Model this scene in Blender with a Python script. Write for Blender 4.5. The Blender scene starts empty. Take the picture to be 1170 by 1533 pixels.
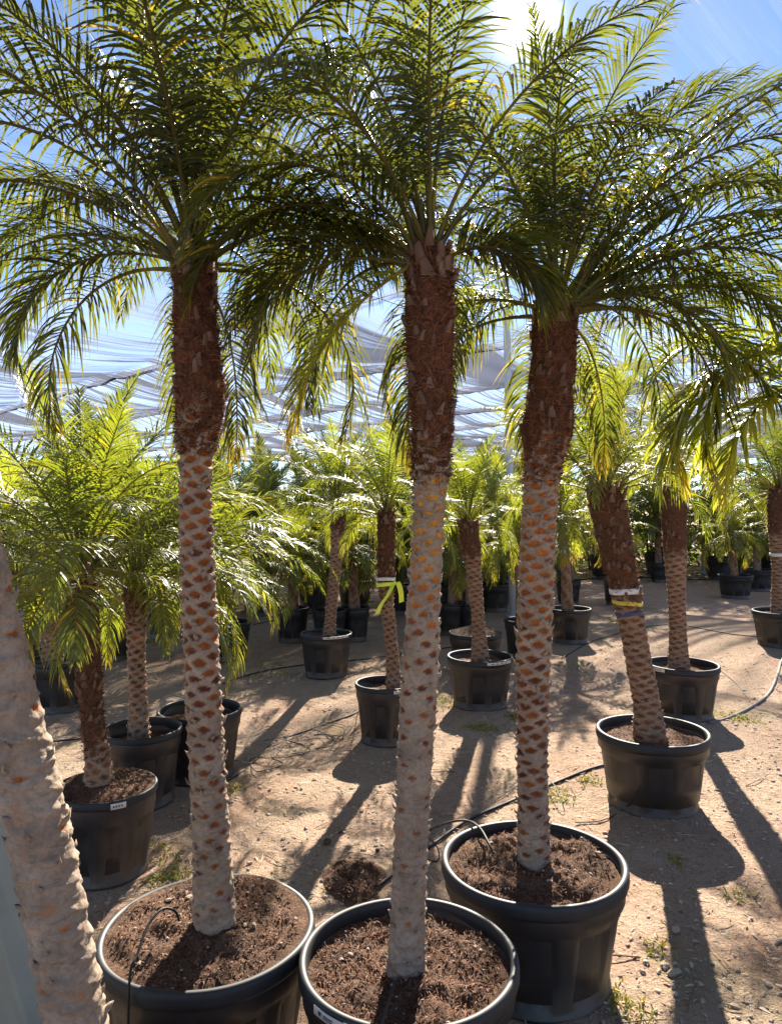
import bpy, math, random
import numpy as np
from math import pi, sin, cos, radians

random.seed(7)
RNG = np.random.default_rng(11)
S = bpy.context.scene
COL = S.collection
F, CX, HY, HC = 1120.0, 585.0, 752.0, 1.6      # focal length in px, optical centre, horizon row, eye height

def wx(px, z): return (px - CX) / F * z
def wh(py, z): return HC - (py - HY) / F * z

# ------------------------------------------------------------------ materials
def new_mat(name):
    m = bpy.data.materials.new(name); m.use_nodes = True
    nt = m.node_tree; nt.nodes.clear()
    out = nt.nodes.new('ShaderNodeOutputMaterial')
    return m, nt, out
class NT:
    def __init__(s, nt): s.nt = nt
    def n(s, t, **kw):
        nd = s.nt.nodes.new(t)
        for k, v in kw.items(): setattr(nd, k, v)
        return nd
    def l(s, a, b): s.nt.links.new(a, b)
    def coord(s, scale=(1, 1, 1), kind='Object'):
        c = s.n('ShaderNodeTexCoord'); mp = s.n('ShaderNodeMapping'); mp.inputs['Scale'].default_value = scale
        s.l(c.outputs[kind], mp.inputs[0]); return mp.outputs[0]
    def noise(s, vec, scale, detail=5, rough=.6, dist=0):
        nd = s.n('ShaderNodeTexNoise'); nd.inputs['Scale'].default_value = scale; nd.inputs['Detail'].default_value = detail
        nd.inputs['Roughness'].default_value = rough; nd.inputs['Distortion'].default_value = dist
        if vec is not None: s.l(vec, nd.inputs['Vector'])
        return nd.outputs[0]
    def ramp(s, fac, stops, interp='LINEAR'):
        r = s.n('ShaderNodeValToRGB'); r.color_ramp.interpolation = interp
        e = r.color_ramp.elements
        while len(e) < len(stops): e.new(.5)
        for i, (p, c) in enumerate(stops):
            e[i].position = p; e[i].color = (c, c, c, 1) if not hasattr(c, '__len__') else (*c, 1)
        s.l(fac, r.inputs[0]); return r.outputs[0]
    def mix(s, fac, a, b, mode='MIX'):
        m = s.n('ShaderNodeMix', data_type='RGBA', blend_type=mode)
        for sock, v in ((m.inputs[0], fac), (m.inputs[6], a), (m.inputs[7], b)):
            if hasattr(v, 'is_output'): s.l(v, sock)
            elif hasattr(v, '__len__'): sock.default_value = (*v, 1)
            else: sock.default_value = v
        return m.outputs[2]
    def math(s, op, a, b=0.0):
        m = s.n('ShaderNodeMath', operation=op)
        for sock, v in ((m.inputs[0], a), (m.inputs[1], b)):
            if hasattr(v, 'is_output'): s.l(v, sock)
            else: sock.default_value = v
        return m.outputs[0]
    def attr(s, name):
        a = s.n('ShaderNodeAttribute'); a.attribute_name = name; return a.outputs['Fac']
    def bump(s, h, dist, strength=1.0):
        b = s.n('ShaderNodeBump'); b.inputs['Distance'].default_value = dist; b.inputs['Strength'].default_value = strength
        s.l(h, b.inputs['Height']); return b.outputs[0]
    def bsdf(s, col, rough=.7, normal=None, spec=.5, **kw):
        p = s.n('ShaderNodeBsdfPrincipled')
        for key, v in (('Base Color', col), ('Roughness', rough)):
            if hasattr(v, 'is_output'): s.l(v, p.inputs[key])
            elif hasattr(v, '__len__'): p.inputs[key].default_value = (*v, 1)
            else: p.inputs[key].default_value = v
        p.inputs['Specular IOR Level'].default_value = spec
        for k, v in kw.items(): p.inputs[k].default_value = v
        if normal is not None: s.l(normal, p.inputs['Normal'])
        return p.outputs[0]

def simple(name, col, rough=.6, spec=.5, var=.15, scale=30, bump=0.0, **kw):
    m, nt, out = new_mat(name); N = NT(nt)
    v = N.coord(); nz = N.noise(v, scale)
    c = N.mix(nz, tuple(x * (1 - var) for x in col), tuple(min(1, x * (1 + var)) for x in col))
    nm = N.bump(nz, bump) if bump else None
    N.l(N.bsdf(c, rough, nm, spec, **kw), out.inputs[0]); return m

def leaf_mat(name, dark, lite, trans, tip=(.45, .30, .02), tw=.42, rough=.38):
    m, nt, out = new_mat(name); N = NT(nt)
    oi = N.n('ShaderNodeObjectInfo').outputs['Random']
    v = N.coord(); nz = N.noise(v, 6, 3)
    lr = N.attr('lr')                                   # one random value per leaflet
    f = N.math('MULTIPLY', N.math('ADD', N.math('ADD', nz, lr), oi), .333)
    f = N.ramp(f, [(.25, 0), (.75, 1)])
    c = N.mix(f, dark, lite); t = N.mix(f, tuple(x * .75 for x in trans), trans)
    tp = N.attr('tip'); c = N.mix(tp, c, tip); t = N.mix(tp, t, (.75, .50, .04))
    p = N.bsdf(c, rough, None, .5)
    tr = N.n('ShaderNodeBsdfTranslucent'); N.l(t, tr.inputs[0])
    mx = N.n('ShaderNodeMixShader'); mx.inputs[0].default_value = tw
    N.l(p, mx.inputs[1]); N.l(tr.outputs[0], mx.inputs[2]); N.l(mx.outputs[0], out.inputs[0]); return m

M = {}
M['leaf'] = leaf_mat('palm_leaf', (.015, .020, .009), (.030, .038, .013), (.19, .215, .016), rough=.42)
M['leaf_mid'] = leaf_mat('palm_leaf_fresh', (.04, .06, .018), (.08, .105, .025), (.31, .36, .022), rough=.5)
M['leaf_back'] = leaf_mat('palm_leaf_back', (.04, .062, .018), (.085, .11, .028), (.42, .45, .03), tw=.47, rough=.45)
M['leaf_yellow'] = leaf_mat('palm_leaf_yellowish', (.06, .09, .022), (.13, .16, .03), (.50, .55, .04), tw=.52)
M['broad'] = leaf_mat('broad_leaf', (.05, .10, .02), (.12, .20, .03), (.55, .68, .06), tw=.5, rough=.45)
M['grass'] = leaf_mat('weed_leaf', (.10, .13, .03), (.20, .22, .06), (.40, .45, .06), rough=.6)
M['petiole'] = simple('green_petiole', (.10, .13, .035), .45)

def trunk_mat(name, g1, g2, s1, s2, f1, f2):
    m, nt, out = new_mat(name); N = NT(nt)
    v = N.coord((1, 1, 1)); vs = N.coord((1, 1, .25))
    n1 = N.noise(v, 14, 6, .65); n2 = N.noise(v, 90, 5, .7); ns = N.noise(vs, 260, 4, .7, .4)
    ring = N.noise(N.coord((.5, .5, 2.2)), 24, 4, .6, 1.6)
    base = N.mix(N.ramp(n1, [(.3, 0), (.7, 1)]), g1, g2)
    base = N.mix(N.ramp(ring, [(.34, .45), (.42, 0)]), base, tuple(x * .55 for x in g1))
    base = N.mix(N.ramp(n2, [(.3, .55), (.55, 0)]), base, tuple(x * .6 for x in g1))
    base = N.mix(N.ramp(N.noise(v, 22, 3), [(.62, 0), (.72, .8)]), base, (.30, .14, .07))
    hot = N.attr('hot')
    sc = N.mix(hot, s1, s2); sc = N.mix(N.attr('gold'), sc, (.62, .30, .05)); sc = N.mix(N.ramp(n2, [(.35, .6), (.65, 0)]), sc, tuple(x * .35 for x in s1))
    c = N.mix(N.attr('scar'), base, sc)
    fb = N.mix(N.ramp(ns, [(.35, 0), (.7, 1)]), f1, f2)
    c = N.mix(N.attr('fib'), c, fb)
    hgt = N.mix(N.attr('fib'), N.math('ADD', ring, N.math('MULTIPLY', n2, .6)), ns)
    nm = N.bump(hgt, .003, .9)
    N.l(N.bsdf(c, .85, nm, .2), out.inputs[0]); return m
M['trunk'] = trunk_mat('palm_bark_pale', (.19, .138, .098), (.36, .28, .205), (.10, .026, .011), (.50, .15, .022), (.04, .016, .008), (.17, .066, .03))
M['trunk_dark'] = trunk_mat('palm_bark_brown', (.20, .125, .08), (.34, .235, .16), (.11, .04, .02), (.30, .12, .045), (.04, .016, .009), (.15, .07, .035))

def fibre_mat(name, a, b):
    m, nt, out = new_mat(name); N = NT(nt)
    f = N.attr('lr'); c = N.mix(f, a, b)
    if name == 'trunk_fibre': c = N.mix(N.attr('stub'), c, N.mix(f, (.16, .085, .05), (.42, .25, .15)))
    p = N.bsdf(c, .8, None, .25); tr = N.n('ShaderNodeBsdfTranslucent'); N.l(c, tr.inputs[0])
    mx = N.n('ShaderNodeMixShader'); mx.inputs[0].default_value = .2
    N.l(p, mx.inputs[1]); N.l(tr.outputs[0], mx.inputs[2]); N.l(mx.outputs[0], out.inputs[0]); return m
M['fibre'] = fibre_mat('trunk_fibre', (.045, .017, .009), (.24, .095, .042))
M['coir'] = fibre_mat('coir_fibre', (.04, .017, .010), (.30, .14, .075))
M['litter'] = fibre_mat('dry_leaf_bits', (.16, .10, .06), (.62, .50, .36))

def pot_mat(name, col=(.010, .010, .0115)):
    m, nt, out = new_mat(name); N = NT(nt)
    v = N.coord(); n1 = N.noise(v, 5, 6, .7); n2 = N.noise(N.coord((1, 1, .12)), 60, 4, .6)
    g = N.n('ShaderNodeNewGeometry'); sx = N.n('ShaderNodeSeparateXYZ'); N.l(N.n('ShaderNodeTexCoord').outputs['Object'], sx.inputs[0])
    low = N.ramp(sx.outputs[2], [(0.0, 1), (.14, 0)])
    dust = N.math('MULTIPLY', N.ramp(n1, [(.35, .15), (.75, 1)]), N.math('ADD', N.math('MULTIPLY', low, .50), .12))
    c = N.mix(dust, col, (.24, .17, .115))
    rg = N.ramp(n2, [(.3, .34), (.8, .52)]); rg = N.mix(dust, rg, (.85, .85, .85))
    nm = N.bump(n2, .0006, .5)
    N.l(N.bsdf(c, rg, nm, .5), out.inputs[0]); return m
M['pot'] = pot_mat('black_pot_plastic')
M['rim'] = simple('black_rim_plastic', (.016, .016, .017), .58, .4, .5, 25)
M['tube'] = simple('black_hose', (.016, .015, .015), .65, .3)
M['hose'] = simple('dusty_hose', (.13, .115, .10), .75)
M['white'] = simple('white_label', (.60, .59, .56), .5, .5, .2, 40)
M['ink'] = simple('label_ink', (.03, .03, .04), .6)
M['silver'] = simple('silver_tape', (.55, .56, .58), .32)
M['yellow'] = simple('yellow_tape', (.60, .47, .05), .5, .5, .3, 60)
M['lime'] = simple('lime_ribbon', (.72, .80, .05), .45)
M['blue'] = simple('blue_tape', (.03, .045, .12), .5, .5, .5, 60)
M['pole'] = simple('galvanised_pole', (.50, .52, .54), .42, .6, .12, 12)
M['brace'] = simple('grey_green_painted_steel', (.205, .215, .175), .5, .4, .2, 9)
M['cable'] = simple('dark_cable', (.05, .048, .05), .6)

def soil_mat(name, a, b, c3):
    m, nt, out = new_mat(name); N = NT(nt)
    v = N.coord(); n1 = N.noise(v, 9, 6, .7); n2 = N.noise(v, 120, 5, .75); n3 = N.noise(v, 300, 3, .7)
    c = N.mix(N.ramp(n1, [(.35, 0), (.65, 1)]), a, b)
    c = N.mix(N.ramp(n2, [(.5, 0), (.7, .8)]), c, c3)
    c = N.mix(N.ramp(n3, [(.3, .6), (.5, 0)]), c, tuple(x * .35 for x in a))
    N.l(N.bsdf(c, .95, N.bump(N.math('ADD', n2, N.math('MULTIPLY', n3, .5)), .012), .1), out.inputs[0]); return m
M['soil'] = soil_mat('potting_soil', (.06, .032, .020), (.19, .105, .066), (.38, .27, .19))
M['stone'] = soil_mat('pebble', (.48, .36, .27), (.62, .50, .40), (.72, .64, .54))

def ground_mat():
    m, nt, out = new_mat('dry_dirt'); N = NT(nt)
    v = N.coord(kind='Object')
    a = N.noise(v, .55, 5, .6); b = N.noise(v, 3.2, 7, .68, .3); c_ = N.noise(v, 22, 7, .72); d = N.noise(v, 95, 6, .75); e = N.noise(v, 320, 3, .7)
    c = N.mix(N.ramp(a, [(.35, 0), (.65, 1)]), (.60, .365, .25), (.64, .46, .32))
    c = N.mix(N.ramp(b, [(.42, 0), (.62, .75)]), c, (.68, .52, .37))
    c = N.mix(N.ramp(b, [(.28, .8), (.42, 0)]), c, (.42, .24, .155))
    c = N.mix(N.ramp(c_, [(.30, .75), (.46, 0)]), c, (.33, .20, .13))
    c = N.mix(N.ramp(c_, [(.56, 0), (.70, .55)]), c, (.58, .47, .36))
    c = N.mix(N.ramp(d, [(.36, .85), (.45, 0)]), c, (.12, .07, .045))
    c = N.mix(N.ramp(d, [(.56, 0), (.64, .75)]), c, (.72, .62, .50))
    c = N.mix(N.ramp(e, [(.34, .8), (.42, 0)]), c, (.15, .09, .06))
    c = N.mix(N.ramp(e, [(.60, 0), (.68, .7)]), c, (.75, .66, .55))
    gr = N.ramp(N.noise(v, 1.3, 4, .6, .4), [(.56, 0), (.68, 1)])
    c = N.mix(N.math('MULTIPLY', gr, N.ramp(d, [(.4, .1), (.6, .6)])), c, (.24, .24, .08))
    h = N.math('ADD', N.math('MULTIPLY', c_, 1.0), N.math('ADD', N.math('MULTIPLY', d, .45), N.math('MULTIPLY', e, .15)))
    N.l(N.bsdf(c, .95, N.bump(h, .085, 1), .1), out.inputs[0]); return m
M['ground'] = ground_mat()

def net_mat():
    m, nt, out = new_mat('shade_net'); N = NT(nt)
    uv = N.n('ShaderNodeUVMap'); uv.uv_map = 'uv'
    mp = N.n('ShaderNodeMapping'); mp.inputs['Scale'].default_value = (4.5, .16, 1); N.l(uv.outputs[0], mp.inputs[0])
    st = N.noise(mp.outputs[0], 1.0, 8, .72, .25)
    mp2 = N.n('ShaderNodeMapping'); mp2.inputs['Scale'].default_value = (.35, .12, 1); N.l(uv.outputs[0], mp2.inputs[0])
    big = N.noise(mp2.outputs[0], 1.0, 3, .5)
    cov = N.math('ADD', N.ramp(st, [(.36, .30), (.46, .38), (.51, .60), (.56, .95)]), N.math('MULTIPLY', N.ramp(big, [(.4, 0), (.7, 1)]), .10))
    cov = N.math('MINIMUM', N.math('MULTIPLY', N.math('ADD', cov, N.math('MULTIPLY', N.attr('fold'), .75)), N.attr('dense')), .97)
    w = (.07, .077, .10)
    df = N.n('ShaderNodeBsdfDiffuse'); df.inputs[0].default_value = (*w, 1)
    tr = N.n('ShaderNodeBsdfTranslucent'); N.l(N.mix(N.math('MULTIPLY', cov, .9), (.52, .56, .74), (.02, .022, .03)), tr.inputs[0])
    mx = N.n('ShaderNodeMixShader'); mx.inputs[0].default_value = .6
    N.l(df.outputs[0], mx.inputs[1]); N.l(tr.outputs[0], mx.inputs[2])
    tp = N.n('ShaderNodeBsdfTransparent');  m2 = N.n('ShaderNodeMixShader')
    N.l(cov, m2.inputs[0]); N.l(tp.outputs[0], m2.inputs[1]); N.l(mx.outputs[0], m2.inputs[2]); N.l(m2.outputs[0], out.inputs[0])
    return m
M['net'] = net_mat()

# ------------------------------------------------------------------ mesh builder
class MB:
    def __init__(s): s.v = []; s.q = []; s.t = []; s.at = {}; s.n = 0
    def add(s, V, Q=None, T=None, **at):
        V = np.asarray(V, float).reshape(-1, 3); k = len(V)
        for key in at:
            if key not in s.at: s.at[key] = [np.zeros(s.n)]
        s.v.append(V)
        if Q is not None and len(Q): s.q.append(np.asarray(Q, int) + s.n)
        if T is not None and len(T): s.t.append(np.asarray(T, int) + s.n)
        for key in s.at:
            val = at.get(key, 0.0); s.at[key].append(np.full(k, val) if np.isscalar(val) else np.asarray(val, float))
        s.n += k
    def merge(s, o, Mx=None, off=(0, 0, 0)):
        V = np.concatenate(o.v)
        if Mx is not None: V = V @ Mx.T
        V = V + np.asarray(off)
        s.add(V, np.concatenate(o.q) if o.q else None, np.concatenate(o.t) if o.t else None, **{k: np.concatenate(a) for k, a in o.at.items()})
    def mesh(s, name, mat, smooth=True):
        V = np.concatenate(s.v); q = np.concatenate(s.q) if s.q else np.zeros((0, 4), int); t = np.concatenate(s.t) if s.t else np.zeros((0, 3), int)
        me = bpy.data.meshes.new(name)
        me.vertices.add(len(V)); me.vertices.foreach_set('co', V.astype(np.float32).ravel())
        idx = np.concatenate([q.ravel(), t.ravel()]).astype(np.int32)
        me.loops.add(len(idx)); me.loops.foreach_set('vertex_index', idx)
        ls = np.concatenate([np.arange(len(q)) * 4, len(q) * 4 + np.arange(len(t)) * 3]).astype(np.int32)
        me.polygons.add(len(ls)); me.polygons.foreach_set('loop_start', ls)
        me.polygons.foreach_set('use_smooth', np.full(len(ls), smooth))
        me.update(calc_edges=True); me.validate()
        for k, a in s.at.items():
            at = me.attributes.new(k, 'FLOAT', 'POINT'); at.data.foreach_set('value', np.concatenate(a).astype(np.float32))
        if mat is not None: me.materials.append(M[mat] if isinstance(mat, str) else mat)
        return me
    def obj(s, name, mat, parent=None, smooth=True, loc=None): return link(name, s.mesh(name, mat, smooth), parent, loc)

def link(name, data, parent=None, loc=None):
    o = bpy.data.objects.new(name, data); COL.objects.link(o)
    if parent is not None: o.parent = parent
    if loc is not None: o.location = loc
    return o
def tag(o, label=None, cat=None, group=None, kind=None):
    for k, v in (('label', label), ('category', cat), ('group', group), ('kind', kind)):
        if v: o[k] = v
    return o

def grid_faces(nu, nv, wrap=False):
    """nu rows, nv columns; wrap joins the columns."""
    i, j = np.meshgrid(np.arange(nu - 1), np.arange(nv if wrap else nv - 1), indexing='ij')
    j2 = (j + 1) % nv
    return np.stack([i * nv + j, i * nv + j2, (i + 1) * nv + j2, (i + 1) * nv + j], -1).reshape(-1, 4)

def norm(a): return a / np.maximum(np.linalg.norm(a, axis=-1, keepdims=True), 1e-9)

def tube(mb, P, R, k=8, cap=True, **at):
    P = np.asarray(P, float); n = len(P); R = np.full(n, R) if np.isscalar(R) else np.asarray(R)
    T = norm(np.gradient(P, axis=0)); up = np.array([0, 0, 1.0]) if abs(T[0][2]) < .9 else np.array([0, 1.0, 0])
    U = np.zeros_like(P); u = norm(np.cross(T[0], up))
    for i in range(n):
        u = norm(u - T[i] * np.dot(u, T[i])); U[i] = u
    W = np.cross(T, U); th = np.arange(k) * 2 * pi / k
    V = P[:, None] + R[:, None, None] * (np.cos(th)[None, :, None] * U[:, None] + np.sin(th)[None, :, None] * W[:, None])
    V = V.reshape(-1, 3); Q = grid_faces(n, k, True); Tt = []
    if cap:
        V = np.vstack([V, P[0], P[-1]]); b = n * k
        Tt = [(b, (j + 1) % k, j) for j in range(k)] + [(b + 1, (n - 1) * k + j, (n - 1) * k + (j + 1) % k) for j in range(k)]
    mb.add(V, Q, Tt, **at)

def smooth_path(pts, n=60):
    pts = np.asarray(pts, float); m = len(pts); P = np.vstack([2 * pts[0] - pts[1], pts, 2 * pts[-1] - pts[-2]])
    out = []
    for t in np.linspace(0, m - 1 - 1e-6, n):
        i = int(t); f = t - i; a, b, c, d = P[i:i + 4]
        out.append(.5 * ((2 * b) + (-a + c) * f + (2 * a - 5 * b + 4 * c - d) * f * f + (-a + 3 * b - 3 * c + d) * f ** 3))
    return np.array(out)

def value_noise(x, y, seed=0):
    """cheap smooth 2-D noise, numpy"""
    xi = np.floor(x).astype(int); yi = np.floor(y).astype(int); fx = x - xi; fy = y - yi
    fx = fx * fx * (3 - 2 * fx); fy = fy * fy * (3 - 2 * fy)
    def h(a, b):
        n = (a * 374761393 + b * 668265263 + seed * 974711) & 0x7fffffff
        n = ((n ^ (n >> 13)) * 1274126177) & 0x7fffffff
        return ((n ^ (n >> 16)) & 0xffff) / 65535.0
    return (h(xi, yi) * (1 - fx) + h(xi + 1, yi) * fx) * (1 - fy) + (h(xi, yi + 1) * (1 - fx) + h(xi + 1, yi + 1) * fx) * fy
def fbm(x, y, o=4, seed=0):
    s = 0; a = .5
    for i in range(o): s = s + a * value_noise(x * 2 ** i, y * 2 ** i, seed + i * 17); a *= .5
    return s

# ------------------------------------------------------------------ palm fronds
def frond(L=1.1, el0=60, D=90, seed=0, nl=46, llen=.21, lw=.014, pet=.2, droop=.3, fold=True, tip=0.0, rnd=1.0, side_bend=0.0, curl=1.25):
    r = np.random.default_rng(seed); mb = MB()
    n = 26; s = np.linspace(0, 1, n); el = np.radians(el0 - D * s ** curl)
    az = side_bend * s ** 2
    step = L / (n - 1)
    d = np.stack([np.cos(el) * np.cos(az), np.cos(el) * np.sin(az), np.sin(el)], -1)
    P = np.vstack([[0, 0, 0], np.cumsum((d[:-1] + d[1:]) / 2 * step, 0)])
    w = .0065 * (L / 1.1) * (1 - s) ** .8 + .0014; w[:4] *= [2.2, 1.6, 1.3, 1.1]
    tube(mb, P, w, 5, tip=0.15 + tip * .4, lr=.9)
    # leaflets
    t = pet + (1 - pet) * (np.linspace(0, 1, nl) ** .92); t = np.concatenate([t, t + .5 / nl * (1 - pet)]); t = np.clip(t + r.normal(0, .003, len(t)), pet, .998)
    sd = np.concatenate([np.ones(nl), -np.ones(nl)])
    f = t * (n - 1); i = np.minimum(f.astype(int), n - 2); f = (f - i)[:, None]
    p = P[i] * (1 - f) + P[i + 1] * f; T = norm(d[i] * (1 - f) + d[i + 1] * f)
    Sv = norm(np.cross(T, np.array([0, 0, 1.0]))) ; Nn = np.cross(Sv, T)
    Sv = Sv * sd[:, None]
    u = (t - pet) / (1 - pet)
    phi = np.radians(72 - 46 * u + r.normal(0, 4 * rnd, len(t))); psi = np.radians(18 + r.normal(0, 11 * rnd, len(t)))
    dr = T * np.cos(phi)[:, None] + (Sv * np.cos(psi)[:, None] + Nn * np.sin(psi)[:, None]) * np.sin(phi)[:, None]
    ll = llen * (.38 + .62 * np.sin(np.clip(u * 1.02 + .10, 0, 1) * pi) ** .7) * (1 + r.normal(0, .08, len(t))); ll[u > .93] *= .8
    K = 5; tw = np.radians(r.normal(0, 16 * rnd, len(t)) + sd * 12)
    W = norm(T - dr * np.sum(T * dr, 1, keepdims=True)); B = np.cross(dr, W)
    W = W * np.cos(tw)[:, None] + B * np.sin(tw)[:, None]
    prof = np.array([.45, .95, 1.0, .72, .36, .04]) * lw / 2
    g = droop * np.array([.45, .75, .55, .35, .25]) * 1.3
    gj = (1 + r.normal(0, .25, len(t)))[:, None]
    c = p.copy(); rows = []
    lr = r.random(len(t))
    for k in range(K + 1):
        Bk = norm(np.cross(dr, W)); Wk = norm(np.cross(Bk, dr))
        wk = prof[k] * (.75 + .5 * (ll / llen))[:, None] * .85
        if fold: rows.append(np.stack([c - Wk * wk + Bk * wk * .35, c, c + Wk * wk + Bk * wk * .35], 1))
        else: rows.append(np.stack([c - Wk * wk, c + Wk * wk], 1))
        if k < K:
            c = c + dr * (ll / K)[:, None]
            dr = norm(dr + np.array([0, 0, -1.0]) * g[k] * gj + r.normal(0, .02, dr.shape))
    m = 3 if fold else 2
    V = np.stack(rows, 1)                                    # leaflets, K+1, m, 3
    base = (np.arange(len(t)) * (K + 1) * m)[:, None]
    Q = (base[:, :, None] + grid_faces(K + 1, m)[None]).reshape(-1, 4)
    tp = np.zeros((len(t), K + 1, m)); tipu = np.clip((u - .72) / .28, 0, 1) * tip
    tp += tipu[:, None, None] + (np.linspace(0, 1, K + 1) ** 4 * .5)[None, :, None] * (.3 + tip)
    tp += (r.random(len(t)) < .03 + tip * .06)[:, None, None] * .5
    mb.add(V.reshape(-1, 3), Q, tip=np.clip(tp, 0, 1).ravel(), lr=np.repeat(lr, (K + 1) * m))
    # short stiff spines low on the stalk
    for q in range(12):
        a = pet * (.35 + .65 * q / 12) * (n - 1); k = int(a); c0 = P[k] + (P[min(k + 1, n - 1)] - P[k]) * (a - k); dd = norm(d[k] * .7 + np.array([0, (1 if q % 2 else -1) * .8, .1]))
        ln = .03 + .05 * q / 12; sw = np.cross(dd, [0, 0, 1]) * .0014
        mb.add([c0 - sw, c0 + sw, c0 + dd * ln], None, [(0, 1, 2)], tip=.5, lr=.9)
    return mb

def Rz(a): c, s_ = cos(a), sin(a); return np.array([[c, -s_, 0], [s_, c, 0], [0, 0, 1.0]])

# frond mesh library by kind and age class
LIB = {}
def frond_lib(kind, mat, ncls, L, llen, lw, nl, fold, elr=(86, -5), Dr=(30, 100), droop=(.25, 1.0), tipmax=.8, variants=2):
    out = []
    for c in range(ncls):
        a = c / (ncls - 1); row = []
        for v in range(variants):
            jr = random.Random(c * 31 + v * 7 + len(kind))
            mb = frond(L * (.86 + .14 * sin(pi * (a * .8 + .25))) * jr.uniform(.95, 1.06), elr[0] + (elr[1] - elr[0]) * a ** 1.15 + jr.uniform(-4, 4),
                       Dr[0] + (Dr[1] - Dr[0]) * min(1, a * 1.35), seed=c * 100 + v + len(kind) * 999, nl=nl, llen=llen * (.8 if a < .1 else 1), lw=lw, fold=fold,
                       droop=droop[0] + (droop[1] - droop[0]) * a, tip=tipmax * max(0, a - .75) * 4 if a > .75 else 0.0, side_bend=jr.uniform(-.35, .35), rnd=.6 if a < .1 else 1.0)
            row.append((mb, mb.mesh('frond', mat)))
        out.append(row)
    LIB[kind] = out
frond_lib('big', 'leaf', 11, 1.15, .265, .0088, 62, True, Dr=(42, 136), droop=(.28, .85))
frond_lib('mid', 'leaf_mid', 8, .90, .21, .0085, 44, False, Dr=(34, 118), droop=(.12, .6))
frond_lib('far', 'leaf_back', 7, .85, .20, .012, 34, False, Dr=(30, 118), droop=(.15, .6))
frond_lib('areca', 'leaf_back', 6, 1.15, .28, .017, 32, False, elr=(88, 34), Dr=(25, 90), droop=(.1, .5), tipmax=.5)

def crown_fronds(kind, N, rnd, spread=1.0, amin=0.0, amax=1.0, skip=None):
    """yields (mesh-builder, mesh, azimuth, scale, base offset) from the youngest to the oldest frond"""
    lib = LIB[kind]; n = len(lib); a0 = rnd.uniform(0, 6.28)
    for i in range(N):
        a = amin + (amax - amin) * i / (N - 1); az = a0 + i * 2.39996 + rnd.uniform(-.15, .15)
        if skip and skip(az % (2 * pi), a): continue
        c = min(n - 1, int(a * n + rnd.uniform(-.3, .3))); c = max(0, c)
        mb, me = rnd.choice(lib[c])
        yield mb, me, az, rnd.uniform(.88, 1.1) * spread, a

# ------------------------------------------------------------------ trunks
def scar_field(th, h, r, dh, rs):
    """nearest leaf scar on the golden-angle spiral: returns local offsets in metres"""
    i0 = np.round(h / dh).astype(int); best = np.full(th.shape, 1e9); bx = np.zeros_like(th); by = np.zeros_like(th); bi = np.zeros(th.shape, int)
    for k in range(-14, 15):
        i = i0 + k; a = i * 2.39996; dx = ((th - a + pi) % (2 * pi) - pi) * r; dy = h - i * dh
        dd = (dx / 1.5) ** 2 + dy ** 2; m = dd < best
        best[m] = dd[m]; bx[m] = dx[m]; by[m] = dy[m]; bi[m] = i[m]
    return bx, by, bi

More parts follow.
